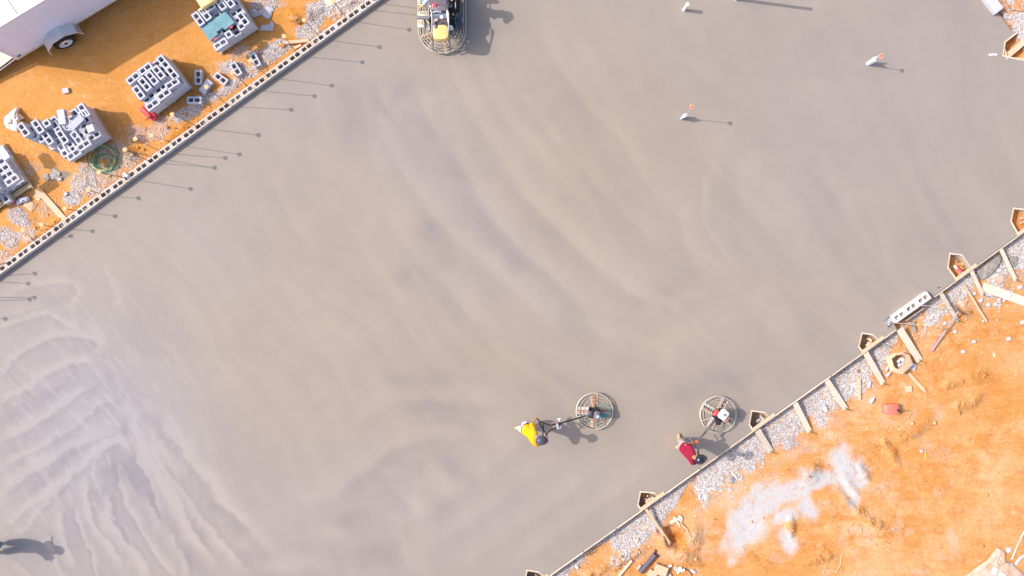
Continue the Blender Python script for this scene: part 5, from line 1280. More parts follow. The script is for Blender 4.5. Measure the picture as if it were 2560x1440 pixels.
def bottle(px, py, rot, L_, r, mat, label, name='bottle', cat='bottle'):
    z = gz(px, py) + r; c = W(px, py, z); d = Vector((math.cos(rot), math.sin(rot), 0)); root = thing(name, c - Vector((0, 0, r)), label, cat)
    m = MB(); m.lathe(c - d * L_ / 2, [(r * .7, 0), (r, L_ * .06), (r, L_ * .62), (r * .5, L_ * .82), (r * .38, L_ * .9)], 12, axis=d); m.child('bottle_body', mat, root, smooth=True)
    m = MB(); m.lathe(c + d * L_ * .4, [(r * .42, 0), (r * .42, L_ * .09)], 10, axis=d); m.child('bottle_cap', 'white_plastic', root)
bottle(2222, 935, .75, .20, .045, 'film', 'clear crushed bottle lying directly below the cardboard carton'); bottle(2218, 921, 1.1, .16, .04, 'film', 'clear bottle lying on gravel left of the cardboard carton')
bottle(2174, 961, 1.2, .17, .042, 'pipe_stub', 'grey-white bottle at the gravel edge beside the left brace'); bottle(2181, 1000, .9, .20, .055, 'film', 'fat clear bottle alone on the clay left of the faded fuel can')
m = MB(); m.box(G(2064, 1023, .04), (.07, .14, .07), rot=.3, bev=.008); m.box(G(2061, 1014, .04), (.04, .05, .04), rot=.3, bev=.006); m.solo('drink_carton', 'white_plastic', 'small white carton on the gravel edge between two braces', 'carton')
m = MB(); c = G(2147, 928, .02); m.torus(c, .045, .014, 18, 6); m.box(c, (.03, .03, .012), rot=.4); m.solo('rusty_disc', 'rust', 'rusty round disc lying on the gravel near the short two-by-four', 'disc')
m = MB(); m.tube([G(2098,932,.03), G(2112,931,.06), G(2123,934,.03)], .006, 5); m.solo('wire', 'rebar', 'thin dark wire across the gravel near the rusty disc', 'wire')
CH = [(2436,734,.10,.5,'below the loose upright two-by-four'),(2452,751,.11,.5,'square one right of the loose two-by-four'),(2471,762,.11,.9,'diamond-set one in the open between two-by-four and broad plank'),(2498,749,.09,.2,'uppermost of the huddle beside the broad plank'),
 (2489,760.5,.11,.1,'left one of the huddle beside the broad plank'),(2499,763,.08,.5,'lowest of the huddle beside the broad plank'),(2499,756,.07,.2,'innermost of the huddle beside the broad plank'),(2510,751,.08,.8,'right one of the huddle beside the broad plank'),(2521,740,.19,1.0,'long one lying on the broad plank'),
 (2550,718,.12,.3,'above the broad plank near the right edge'),(2492,688,.11,.2,'at the rim of the wet concrete'),(2500,676,.08,.9,'small one above the wet concrete rim chip'),(2362,808,.10,.6,'left of the squeegee handle'),(2387.5,829,.095,.2,'right of the squeegee handle'),
 (2434.7,854,.10,.1,'alone on clay far right of the squeegee'),(2408,879,.11,.1,'lowest one right of the squeegee'),(2522,847,.12,.2,'alone near the right edge'),(2458,802,.06,.4,'beside the lower end of the two-by-four'),(2492,800.5,.05,.8,'tiny one below the broad plank huddle'),
 (2557,805.5,.12,.1,'cut by the right edge'),(2304,1128,.08,.2,'beside the yellow stick low on the clay'),(2503,666,.07,.3,'tiny one between wet concrete and brace'),(2484,702,.10,.6,'tan one below the wet concrete')]
for x, y, s, r_, lab in CH:
    z = gz(x, y); m = MB(); f = .5 if s > .15 else .85; q = .10 if (x, y) == (2521, 740) else .03
    m.box(W(x, y, z + q), (s, s * f, .05), rot=r_, bev=.01); m.solo('block_chip', 'white_plastic' if s > .18 else 'block', 'white chip of block ' + lab, 'block chip', 'white block chips scattered on the lower right clay')
m = MB(); m.box(G(2485, 887, .02), (.03, .10, .015), rot=.35); m.solo('paper_scrap', 'white_plastic', 'white paper sliver on clay near the right edge', 'paper')
m = MB(); m.tube([G(2313,1128,.02), G(2314,1148,.02)], .012, 5); m.solo('yellow_stick', 'yellow_paint', 'short yellow stick lying on clay below the faded fuel can', 'stick')
sheet('paper_scrap', [(2463,742),(2478,762),(2470,771),(2455,768),(2447,758),(2450,750)][::-1], 'bag_white', 'pale dusty paper sheet half under gravel beside the two-by-four', 'paper', amp=.01, seed=31) if False else None
sheet('paper_sheet', [(2392,758),(2424,744),(2412,769),(2404,768),(2398,762)], 'film_dust', 'triangular dusty plastic sheet at the gravel edge left of the two-by-four', 'plastic sheet', amp=.02, seed=32)
sheet('paper_sheet', [(2480,695),(2498,683),(2512,690),(2513,704),(2500,712),(2488,706)], 'film_dust', 'dusty torn paper patch on clay below the wet concrete', 'paper', amp=.03, seed=33)
# white tube in the blockout
root = thing('tube', W(2394, 674, -.2), 'white tube with red print lying in a five-sided blockout', 'tube')
m = MB(); m.tube([W(2385, 664, -.12), W(2410, 687, -.03)], .034, 10); m.child('tube_body', 'white_plastic', root, smooth=True)
m = MB(); m.tube([W(2393, 670.5, -.085), W(2405, 681.5, -.04)], .0355, 10); m.child('red_print', 'red_ink', root, smooth=True)
for bx, seed in ((BOX[0], 1), (BOX[1], 2), (BOX[2], 3), (BOX[3], 4), (BOX[4], 5), (BOX[5], 6)):
    rr = random.Random(seed); m = MB(); cx = sum(p[0] for p in bx) / 6; cy = sum(p[1] for p in bx) / 6
    for k in range(9):
        m.box(W(cx + rr.uniform(-9, 10), cy + rr.uniform(-8, 10), -.27 + rr.uniform(0, .05)), (rr.uniform(.03, .14), rr.uniform(.03, .07), .02), mat=Matrix.Rotation(rr.uniform(0, 3), 3, 'Z') @ Matrix.Rotation(rr.uniform(-.4, .4), 3, 'X'))
    m.solo('rubble_pile', ('block_dark', 'wood_pale', 'bag_paper', 'wood_pale', 'clay', 'film_dust')[seed - 1], ['loose','bits of grey rubble','grey paper and rubble','pale wood scraps','orange clay pieces','dusty scraps'][seed - 1] + ' in the ' + ['blockout cut by the bottom edge','blockout beside the narrow brace','blockout right of the second walk-behind trowel','blockout left of the carton','blockout that holds the tube','blockout at the right edge'][seed - 1], 'rubble')
# ---- litter around the dug hole at the bottom
plank((1580,1402),(1540,1450),.055,gz(1580,1402)+.09,gz(1547,1440)+.09,.09,'wood_pale','bright narrow stud running out at the bottom edge','loose_stud','board')
root = thing('drain_pipe', G(1620, 1410), 'short dark perforated drain pipe lying near the bottom edge', 'pipe')
m = MB(); a = G(1601, 1431, .075); b = G(1638, 1387, .075); m.tube([a, b], .073, 20); m.child('pipe_body', 'drain', root, smooth=True)
m = MB(); dn = (b - a).normalized(); up = (Vector((0, 0, 1)) - dn * dn.z).normalized(); sidev = dn.cross(up)
for k in range(6):
    for s_ in (-.55, .35):
        nn = (up * math.cos(s_) + sidev * math.sin(s_)); m.lathe(a + dn * (.06 + k * .085) + nn * .072, [(.009, 0), (.008, .003)], 7, axis=nn)
m.child('drain_hole', 'black', root)
sheet('pipe_shard', [(1634,1388),(1634,1380),(1638,1373),(1641,1374),(1641,1382),(1638,1388)], 'drain', 'torn dark plastic shard just above the drain pipe', 'shard', amp=.08, seed=41)
sheet('pipe_shard', [(1628,1392),(1640,1385),(1649,1391),(1640,1396)], 'drain', 'flat torn dark flap at the upper end of the drain pipe', 'shard', amp=.10, seed=42)
plank((1593,1424),(1602,1412),.065,gz(1598,1418)+.05,gz(1598,1418)+.05,.04,'wood','small yellow wood block against the drain pipe','wood_block','wood block')
def box_card(cx, cy, sx, sy, hh, rot, label, mat='cardboard'):
    z = gz(cx, cy); root = thing('cardboard_box', W(cx, cy, z), label, 'cardboard box'); m = MB(); c = W(cx, cy, z + hh); r3 = Matrix.Rotation(rot, 3, 'Z')
    m.box(Vector((c.x, c.y, z + hh / 2)), (sx, sy, hh), mat=r3, bev=.004); m.child('box_body', mat, root)
    m = MB(); m.box(Vector((c.x, c.y, z + hh + .002)), (sx * .98, .05, .003), mat=r3); m.child('tape', 'wood', root)
box_card(1653,1427,.36,.27,.16,math.radians(-20),'closed cardboard box right of the drain pipe'); box_card(1630,1437,.24,.20,.12,math.radians(-40),'second cardboard box cut by the bottom edge'); box_card(1672,1440,.16,.14,.05,.5,'dark shaded box between cardboard and white pipe fittings','block_dark')
def fitting(pts, r, label, ring=None):
    m = MB(); 
    for p in pts: m.tube([G(x, y, r + dz) for x, y, dz in p], r, 12)
    if ring: m.lathe(G(ring[0], ring[1], .02), [(.042, 0), (.048, 0), (.048, .07), (.03, .07), (.03, .0)], 16, cap=False)
    m.solo('pipe_fitting', 'white_plastic', label, 'pipe fitting', 'white plastic pipe fittings by the bottom edge', smooth=True)
fitting([[(1671,1417,0),(1679,1413,.0)]], .036, 'short white pipe coupling nearest the cardboard box'); fitting([], .03, 'white pipe ring standing on end, open side up', ring=(1688.6,1421))
fitting([[(1694,1433,0),(1702,1421,.01)],[(1695,1420,.02),(1704,1420,.02)],[(1702,1428,0),(1712,1424,.03)]], .036, 'white branching tee fitting, largest of the group'); fitting([[(1728,1425,0),(1737,1430,0)]], .034, 'lone white pipe coupling right of the tee fitting')
for x, y, s, lab in [(1443,1418,.09,'white crumpled paper on clay near the form at the bottom')]:
    m = MB(); c = G(x, y, .03); m.lathe(c, [(.01, -.02), (.045, 0), (.04, .03), (.01, .05)], 7); m.solo('paper_ball', 'white_plastic', lab, 'paper')
sheet('cardboard_piece', [(1607,1314),(1625,1314),(1618,1323),(1608,1326)], 'wood', 'triangular board scrap on the gravel beside the narrow brace', 'board scrap', th=.012, amp=.01, seed=51)
GW2 = 'wood scraps above the dug hole'
for a, b, w_, lab in [((1675,1308),(1692,1298),.10,'grey flat board scrap above the dug hole'),((1683,1292),(1706,1304),.05,'thin bent strip crossing the board scraps'),((1693,1303),(1700,1316),.05,'small wood peg pointing into the dug hole'),((1697,1290),(1702,1296),.10,'cream wood square at the top of the scraps'),((1590,1355),(1596,1347),.06,'small orange wood block alone on clay left of the hole'),((1832,1183),(1842,1195),.06,'cream wood splinter on the gravel below the worker')]:
    plank(a, b, w_, gz(*a) + .06, gz(*b) + .05, .02, 'wood_pale', lab, 'wood_scrap', 'wood scrap', GW2)
m = MB(); m.box(G(1704, 1295, .03), (.05, .10, .05), rot=.2, bev=.01); m.solo('block_chip', 'pipe_stub', 'bluish white cube at the end of the wood scraps', 'block chip')
m = MB(); m.tube([G(1700,1306,.05), G(1716,1322,.06), G(1725,1340,.05), G(1735,1366,.03)], .012, 5, rs=[.016, .014, .012, .006]); m.solo('root', 'wood_weath', 'long dry root curving right of the dug hole', 'root')
m = MB(); m.tube([G(1714,1420,.02), G(1724,1430,.03), G(1731,1441,.02), G(1735,1452,.02)], .010, 5); m.solo('cable', 'black', 'black cable running out at the bottom edge', 'cable')
m = MB(); m.tube([G(2058,1435,.02), G(2062,1418,.03), G(2072,1426,.02), G(2090,1430,.03), G(2101,1412,.02), G(2104,1385,.02)], .010, 5); m.solo('root', 'wood_pale', 'pale curved root on clay at the bottom edge', 'root')
m = MB(); c = G(1828, 1198, .0); m.lathe(c, [(.13, -.03), (.12, .03), (.07, .07), (.0, .08)], 10); m.v = [p + Vector((R.uniform(-.03, .03), R.uniform(-.03, .03), 0)) for p in m.v]; m.solo('mortar_lump', 'mortar', 'rounded grey mortar lump on clay below the maroon worker', 'mortar lump')
m = MB(); m.tube([G(2566,1318,.05), G(2545,1361,.04), G(2530,1398,.04)], .012, 6, rs=[.022, .009, .02]); m.solo('white_pole', 'white_plastic', 'white pole lying at the lower right edge', 'pole')
sheet('plastic_sheeting', [(2415,1440),(2440,1420),(2466,1402),(2478,1388),(2494,1369),(2505,1375),(2513,1382),(2515,1400),(2520,1416),(2530,1404),(2540,1418),(2562,1436),(2570,1470),(2400,1470)], 'film_dust', 'dusty clear plastic sheeting in the lower right corner', 'plastic sheet', th=.004, amp=.16, seed=61, sub=12)
m = MB(); m.box(G(2486, 1428, .12), (.14, .20, .05), rot=-.3, bev=.01); m.solo('block_chip', 'white_plastic', 'white slab piece on the plastic sheeting, left of two', 'block chip')
m = MB(); m.box(G(2505, 1438, .12), (.17, .15, .05), rot=-.4, bev=.01); m.solo('block_chip', 'white_plastic', 'white slab piece on the plastic sheeting, right of two', 'block chip')
sheet('plastic_scrap', [(2536,1410),(2546,1395),(2562,1384),(2566,1392),(2552,1400),(2542,1414)], 'film', 'shiny folded film strip at the right edge above the sheeting', 'plastic sheet', amp=.08, seed=62)
sheet('plastic_scrap', [(2514,1370),(2530,1368),(2528,1380),(2520,1384),(2516,1378)], 'film', 'small shiny film scrap above the dusty sheeting', 'plastic sheet', amp=.06, seed=63)
# wet concrete spill beside the form
sheet('concrete_spill', [(2441,678),(2460,664),(2500,634),(2505,642),(2503,656),(2494,670),(2482,684),(2470,694),(2455,700),(2449,692)], 'wet_concrete', 'dark wet concrete spill outside the form near the right edge', 'concrete spill', th=.03, amp=.08, seed=71, sub=7)
sheet('concrete_spill', [(2518,650),(2530,640),(2543,642),(2546,655),(2538,668),(2526,672),(2520,662)], 'wet_concrete', 'small wet concrete splash right of the rightmost brace', 'concrete spill', th=.012, amp=.03, seed=72)

# ------------------------------------------------------------------ pipe stubs and marker bars standing in the slab
m = MB(); b = W(1710, 25, 0); m.tube([b, b + Vector((.0, 0, .52))], .047, 16); root = thing('pipe_stub', b, 'lone white pipe stub standing in the slab at the top edge', 'pipe'); m.child('pipe_body', 'white_plastic', root, smooth=True)
m = MB(); m.lathe(b + Vector((0, 0, .52)), [(.051, -.03), (.051, .008), (.02, .018)], 16); m.child('pipe_cap', 'white_plastic', root, smooth=True)
def stub_group(base, stubs, cap, hc, label_p, label_b, rot):
    p = W(*base, 0); root = thing('pipe_stubs', p, label_p, 'pipes')
    for i, (x, y, r, h) in enumerate(stubs):
        m = MB(); q = W(x, y, 0); m.tube([q, q + Vector((0, 0, h * .7)), q + Vector((R.uniform(-.02, .02), R.uniform(-.02, .02), h))], r * .8, 10); m.lathe(q + Vector((0, 0, h - .07)), [(r * 1.15, 0), (r * 1.2, .07)], 10); m.child('pipe', 'pipe_stub', root, smooth=True)
    return dowel(cap, hc, W(base[0] + 3, base[1] - 1, 0), label_b, 'marker bars standing in the slab', rot, ('rebar_light', 'cap_pink'), .105)
r1 = stub_group((1705,297), [(1703,297,.042,.42),(1708,293,.04,.36),(1707,296,.03,.50)], (1730.5,267), 1.48, 'cluster of three pale pipe stubs in the middle of the upper slab', 'pink-capped marker bar by the three pipe stubs', -.2)
r2 = stub_group((2170,161), [(2167,160,.034,.42),(2171,162,.034,.48),(2174,158,.03,.40),(2169,156,.034,.46),(2175,162,.03,.42),(2168,163,.02,.58),(2173,154,.02,.52)], (2203,140), 1.12, 'dense cluster of pale pipe stubs at upper right of the slab', 'pink-capped marker bar by the dense pipe cluster', .6)
for r_, cx, cy, hh, dx in ((r1, 1730.5, 267, 1.48, 0), (r2, 2203, 140, 1.12, 0)):
    m = MB(); m.torus(W(cx, cy, hh + .012), .026, .010, 12, 5); m.child('cap_socket', 'cap_core', r_)
# tall post outside the top edge, whose shadow falls into the picture
p = shadow_cap(2027, 23, 2.3); b = Vector((p.x, p.y, 0)); 
m = MB(); m.tube([b, p], .042, 14); root = thing('column_pipe', b, 'tall pipe just beyond the top edge that throws the long thin shadow', 'pipe'); m.child('pipe_body', 'white_plastic', root, smooth=True)
m = MB(); m.lathe(p, [(.048, -.04), (.048, .01), (.02, .02)], 14); m.child('pipe_cap', 'white_plastic', root)
# ------------------------------------------------------------------ walk-behind power trowels
def walk_behind(cx, cy, label, Rr, engine_rot, handle_to, blade_rot, fancy):
    base = W(cx, cy, 0); root = thing('power_trowel', base, label, 'power trowel')
    c = lambda z: Vector((W(cx, cy, z).x, W(cx, cy, z).y, z)) * 1.0
    O = Vector((base.x * (1 - .2 / H), base.y * (1 - .2 / H), 0))
    def at(r, a, z): return O + Vector((r * math.cos(a), r * math.sin(a), z))
    m = MB(); m.torus(O + Vector((0, 0, .06)), Rr, .013, 64, 8); m.child('outer_ring', 'guard', root, smooth=True)
    m = MB(); m.torus(O + Vector((0, 0, .16)), Rr, .014, 64, 8); m.child('upper_ring', 'guard', root, smooth=True)
    for k, (f, z) in enumerate([(.86, .20), (.74, .23), (.61, .255), (.47, .27)] if not fancy else [(.84, .20), (.66, .24), (.50, .26)]):
        m = MB(); m.torus(O + Vector((0, 0, z)), Rr * f, .0062, 56, 6); m.child('guard_ring', 'guard', root, smooth=True)
    for k in range(6 if not fancy else 4):
        a = blade_rot + .35 + k * 2 * math.pi / (6 if not fancy else 4); m = MB()
        m.tube([at(Rr, a, .06), at(Rr, a, .165), at(Rr * .84, a, .20), at(Rr * .5, a, .26), at(Rr * .25, a, .28)], .007, 6); m.child('guard_spoke', 'guard', root, smooth=True)
    for k in range(4):
        a = blade_rot + k * math.pi / 2; m = MB(); r3 = Matrix.Rotation(a, 3, 'Z') @ Matrix.Rotation(.10, 3, 'X')
        m.box(at(Rr * .60, a, .030), (Rr * .64, .20, .008), mat=r3, bev=.003); bl = m.child('trowel_blade', 'blade_pale' if not fancy or k in (0, 2) else 'blade', root)
        m = MB(); m.box(at(Rr * .56, a, .052), (Rr * .66, .042, .030), mat=r3); m.child('blade_arm', 'rust' if fancy else 'dark_metal', bl)
        m = MB(); m.box(at(Rr * .62, a, .040) + r3 @ Vector((0, .055, 0)), (Rr * .50, .05, .010), mat=r3); m.child('wear_strip', 'blade_worn', bl)
    m = MB(); m.lathe(O + Vector((0, 0, .05)), [(.10, 0), (.12, .04), (.12, .24), (.09, .38)], 16); m.child('gearbox', 'dark_metal', root, smooth=True)
    er = Matrix.Rotation(engine_rot, 3, 'Z'); E = W(cx + (-1 if fancy else 5), cy + (5 if fancy else 2), .60)
    m = MB(); m.box(E + er @ Vector((0, 0, -.10)), (.32, .27, .18), mat=er, bev=.02); m.box(E + er @ Vector((-.02, .0, -.02)), (.24, .22, .06), mat=er, bev=.02)
    for k in range(6): m.box(E + er @ Vector((-.16 + k * .012, .10, -.04)), (.004, .12, .12), mat=er)
    m.child('engine_block', 'black', root, smooth=True)
    if fancy:
        m = MB(); m.box(E + er @ Vector((.07, -.03, .05)), (.17, .22, .10), mat=er, bev=.03); m.child('fuel_tank', 'plate', root, smooth=True)
        m = MB(); m.lathe(E + er @ Vector((.09, -.06, .10)), [(.045, 0), (.045, .02), (.02, .025)], 16); m.child('fuel_tank_cap', 'shirt_blue', root, smooth=True)
        m = MB(); m.box(E + er @ Vector((-.12, .01, .03)), (.13, .12, .10), mat=er, bev=.02); m.child('air_cleaner', 'helmet_grey', root, smooth=True)
        m = MB(); m.tube([at(.16, -.9, .30), at(.33, -.5, .29), at(.40, .05, .29), at(.36, .6, .3), at(.22, 1.0, .32)], .012, 6); m.tube([at(.20, 3.9, .3), at(.34, 4.3, .29), at(.36, 4.9, .29)], .012, 6); m.child('green_tube', 'green', root, smooth=True)
        m = MB(); m.box(at(.10, -1.2, .44), (.05, .05, .03), bev=.01); m.child('switch', 'machine_yellow', root)
        m = MB(); m.box(at(.26, -.35, .20), (.22, .10, .02), rot=-.3); m.child('cover_plate', 'teal_dark', root)
        m = MB(); m.tube([at(.2, 4.1, .35), at(.24, 4.4, .40), at(.17, 4.7, .38)], .02, 7); m.child('exhaust_pipe', 'rust', root, smooth=True)
    else:
        m = MB(); m.box(E + er @ Vector((.06, -.02, .08)), (.27, .24, .15), mat=er, bev=.04); tk = m.child('fuel_tank', 'white_plastic', root, smooth=True)
        m = MB(); m.lathe(E + er @ Vector((.07, -.03, .155)), [(.042, 0), (.042, .022), (.02, .026)], 16); m.child('fuel_tank_cap', 'steel', tk, smooth=True)
        m = MB(); m.box(E + er @ Vector((-.02, .15, .02)), (.19, .09, .10), mat=er, bev=.02); m.child('recoil_cover', 'plastic_red', root, smooth=True)
        m = MB(); m.lathe(E + er @ Vector((-.19, -.05, .0)), [(.075, -.04), (.08, .04), (.06, .07), (.02, .075)], 16); m.child('air_cleaner', 'black', root, smooth=True)
        m = MB(); m.box(E + er @ Vector((.02, -.20, .0)), (.20, .08, .10), mat=er, bev=.02); m.child('muffler', 'rust', root)
        m = MB(); m.tube([at(.30, 1.15, .30), at(.36, 1.15, .28)], .012, 6); m.child('lift_hook', 'plastic_orange', root)
    return root, O, at
r1, O1, at1 = walk_behind(1487, 1029, 'walk-behind power trowel with black engine, pushed by the worker in yellow', .508, -.12, None, -.03, True)
# handle: column, lever, brackets, V-shaped handlebar
hub = O1 + Vector((-.10, -.05, .30)); J = W(1405, 1057, .80); g1 = W(1343, 1046, 1.02); g2 = W(1366, 1089, 1.00)
m = MB(); m.tube([hub, hub.lerp(J, .5) + Vector((0, 0, .02)), J], .022, 8); m.child('handle_column', 'black', r1, smooth=True)
m = MB(); q = hub.lerp(J, .14); q2 = hub.lerp(J, .40); m.tube([q, q2], .029, 8); m.child('handle_sleeve', 'aluminium', r1, smooth=True)
m = MB(); m.tube([J, W(1378, 1063, .88), W(1370, 1062, .92), W(1347, 1052, 1.0), g1], .017, 8); m.tube([J, W(1388, 1072, .86), W(1377, 1074, .88), W(1366, 1086, .96), g2], .017, 8)
m.tube([W(1347, 1055, .98), W(1356, 1070, .96), W(1368, 1089, .97)], .015, 8); m.tube([W(1359, 1056, .98), W(1358, 1074, .96), W(1357, 1092, .98)], .015, 8); m.child('handlebar', 'black', r1, smooth=True)
m = MB(); m.tube([W(1394, 1048, .90), W(1401, 1047, .92)], .016, 6); m.tube([W(1397, 1048, .90), W(1399, 1055, .86)], .016, 6); m.child('throttle_lever', 'white_plastic', r1)
m = MB(); m.box(W(1394, 1066, .88), (.06, .16, .05), rot=.2, bev=.01); m.torus(W(1399, 1068, .90), .035, .013, 14, 6, a0=-2.2, a1=1.6); m.child('pitch_control', 'aluminium', r1)
m = MB(); m.box(W(1386, 1066, .86), (.10, .05, .05), rot=.3, bev=.01); m.child('control_box', 'rust', r1)
m = MB(); m.tube([J, W(1397, 1055, .92), W(1385, 1056, .90), W(1372, 1063, .90)], .008, 6); m.child('control_cable', 'rust', r1)
r2, O2, at2 = walk_behind(1797, 1037, 'walk-behind power trowel with white fuel tank, held by the worker in maroon', .500, math.radians(52), None, 1.05, False)
hub = O2 + Vector((-.12, -.08, .36)); J = W(1744, 1104, .98)
m = MB(); n_ = (J - hub).cross(Vector((0, 0, 1))).normalized() * .016; m.tube([hub + n_, J + n_], .014, 8); m.tube([hub - n_, J - n_], .014, 8); m.child('handle_column', 'steel', r2, smooth=True)
m = MB(); m.box(hub.lerp(J, .72), (.24, .04, .05), rot=math.atan2((J - hub).y, (J - hub).x), bev=.01); m.child('control_box', 'dark_metal', r2)
m = MB(); m.tube([W(1721, 1090, 1.0), W(1733, 1107, 1.0), W(1746, 1126, 1.0)], .017, 8); m.tube([J, W(1733, 1107, 1.0)], .017, 8); m.child('handlebar', 'steel', r2, smooth=True)
m = MB(); m.box(W(1743, 1104, 1.06), (.10, .07, .05), rot=-.9, bev=.015); m.child('control_grip', 'cap_core', r2, smooth=True)
m = MB(); m.tube([W(1737, 1118, 1.02), W(1745, 1121, 1.06)], .012, 6); m.child('throttle_lever', 'chrome', r2)

# ------------------------------------------------------------------ ride-on power trowel at the top edge
def ride_on():
    C0 = W(1105, 67, 0); zc = .30; kx = 1 - zc / H
    C0 = Vector((W(1104.5, 70, zc).x, W(1104.5, 70, zc).y, 0)); C1 = C0 + Vector((0, 1.25, 0))
    root = thing('ride_on_trowel', (C0 + C1) / 2, 'yellow and grey ride-on power trowel cut by the top edge', 'ride-on trowel')
    def stadium(r, z, n=28):
        pts = [C0 + Vector((r * math.cos(math.pi + math.pi * i / n), r * math.sin(math.pi + math.pi * i / n), z)) for i in range(n + 1)]
        pts += [C1 + Vector((r * math.cos(math.pi * i / n), r * math.sin(math.pi * i / n), z)) for i in range(n + 1)]
        return pts
    for r, z, t in ((.655, .07, .016), (.66, .20, .017), (.60, .27, .012), (.53, .31, .012), (.45, .33, .012), (.36, .34, .012)):
        m = MB(); m.tube(stadium(r, z), t, 6, closed=True); m.child('guard_ring', 'guard', root, smooth=True)
    for Cc, an in ((C0, (-2.75, -2.2, -1.95, -1.2, -.75, -.35)), (C1, (2.75, 2.2, 1.57, 1.0, .4))):
        for a in an:
            e = lambda r, z: Cc + Vector((r * math.cos(a), r * math.sin(a), z))
            m = MB(); m.tube([e(.66, .07), e(.66, .20), e(.53, .31), e(.32, .345)], .011, 6); m.child('guard_spoke', 'guard', root, smooth=True)
    for Cc, off in ((C0, .25), (C1, .8)):
        for k in range(4):
            a = off + k * math.pi / 2 + (.0 if k % 2 else .1); d = Vector((math.cos(a), math.sin(a), 0)); r3 = Matrix.Rotation(a, 3, 'Z') @ Matrix.Rotation(.1, 3, 'X')
            m = MB(); m.box(Cc + d * .37 + Vector((0, 0, .03)), (.44, .16, .008), mat=r3); b_ = m.child('trowel_blade', 'blade', root)
            m = MB(); m.box(Cc + d * .34 + Vector((0, 0, .06)), (.50, .05, .035), mat=r3); m.child('blade_arm', 'rust', b_)
        m = MB(); m.lathe(Cc + Vector((0, 0, .05)), [(.12, 0), (.13, .2), (.08, .3)], 14); m.child('gearbox', 'dark_metal', root, smooth=True)
    def X(px, py, z): return W(px, py, z)
    def bx(mb, x0, y0, x1, y1, z, th, bev=.01, rot=0):
        a = X(x0, y0, z); b = X(x1, y1, z); mb.box(((a.x + b.x) / 2, (a.y + b.y) / 2, z - th / 2), (abs(b.x - a.x), abs(a.y - b.y), th), bev=bev, rot=rot)
    m = MB(); bx(m, 1073, -60, 1150, 70, .42, .06); m.child('chassis_deck', 'black', root)
    m = MB()
    for x in (1137, 1146, 1154): m.tube([X(x, -70, .36), X(x, 62, .36)], .010, 6)
    m.child('deck_rail', 'dark_metal', root)
    m = MB(); bx(m, 1138, 30, 1156, 70, .44, .12, .02); m.child('retardant_tank', 'helmet_grey', root, smooth=True)
    m = MB(); m.tube([X(1141, 37, .52), X(1139, 46, .55), X(1139, 58, .55), X(1142, 69, .50)], .011, 6); m.child('green_hose', 'green', root, smooth=True)
    m = MB(); bx(m, 1153, 43, 1159, 57, .48, .08); m.child('valve_box', 'steel', root)
    m = MB(); bx(m, 1154, 48, 1157, 53, .50, .02, 0); m.child('valve_label', 'blue_plastic', root)
    m = MB(); bx(m, 1154, 0, 1159, 5, .46, .05); m.child('side_lamp', 'machine_yellow', root)
    m = MB(); bx(m, 1074, 9, 1120, 27, 1.24, .10, .012); m.box(X(1097, 18, .80), (.46, .20, .80)); m.child('console', 'plate', root, smooth=True)
    m = MB(); m.lathe(X(1087.5, 14, 1.24), [(.035, 0), (.055, .015), (.05, .04), (.02, .05)], 14); m.child('ignition_knob', 'plastic_red', root, smooth=True)
    m = MB()
    for x, y in ((1082, 13), (1081, 20), (1095, 17), (1089, 20)): m.lathe(X(x, y, 1.24), [(.014, 0), (.012, .012)], 8)
    bx(m, 1073, 14, 1077, 18, 1.252, .012, 0); m.child('switch', 'white_plastic', root)
    m = MB(); bx(m, 1079, 26, 1120, 63, 1.12, .74, .04); m.child('engine_cover', 'plate', root, smooth=True)
    m = MB(); m.lathe(X(1080, 46, 1.12) + Vector((0, .08, -.02)), [(.11, 0), (.11, .42)], 20, axis=(1, 0, 0)); m.child('engine_drum', 'chrome', root, smooth=True)
    m = MB(); m.tube([X(1077, 40, 1.18), X(1080, 32, 1.25), X(1090, 28.5, 1.27), X(1103, 30, 1.25)], .026, 8); m.child('exhaust_pipe', 'aluminium', root, smooth=True)
    m = MB(); bx(m, 1100, 39, 1107, 46, 1.225, .015, 0); m.child('warning_label', 'white_plastic', root)
    m = MB(); bx(m, 1086, 46, 1094, 52, 1.215, .015, 0); m.child('warning_label', 'film_dust', root)
    m = MB(); 
    for y in (56, 59):
        for x in (1087, 1102): bx(m, x, y - 1, x + 11, y + .6, 1.126, .012, 0)
    m.child('vent_slot', 'hole_dark', root)
    # yellow fuel tank, rounded towards the front, notch for the cap
    zt = 1.20; prof = [(1082,66),(1086,70),(1091,71.5),(1094,68),(1095,62),(1116,62),(1119,66),(1121,74),(1121,88),(1118,94),(1110,98),(1096,98),(1088,96),(1083,92),(1082,86)]
    m = MB(); pts = [X(x, y, zt) for x, y in prof]; cx_ = sum(p.x for p in pts) / len(pts); cy_ = sum(p.y for p in pts) / len(pts); n = len(pts); vs = []
    for sc, z in ((.98, .88), (1, .92), (1, zt - .03), (.97, zt - .008), (.90, zt)): vs += [Vector((cx_ + (p.x - cx_) * sc, cy_ + (p.y - cy_) * sc, z)) for p in pts]
    area = sum(pts[i].x * pts[(i + 1) % n].y - pts[(i + 1) % n].x * pts[i].y for i in range(n)); fs = []
    for k in range(4):
        for i in range(n):
            j = (i + 1) % n; f = (k * n + i, k * n + j, (k + 1) * n + j, (k + 1) * n + i); fs.append(f if area > 0 else f[::-1])
    top = tuple(range(4 * n, 5 * n)); fs.append(top if area > 0 else top[::-1]); fs.append(tuple(range(n))[::-1] if area > 0 else tuple(range(n)))
    m.add(vs, fs); tk = m.child('fuel_tank', 'machine_yellow', root, smooth=True)
    m = MB(); m.lathe(X(1087, 66.5, 1.20), [(.052, -.05), (.052, .01), (.03, .02)], 12); m.child('fuel_tank_cap', 'steel', tk)
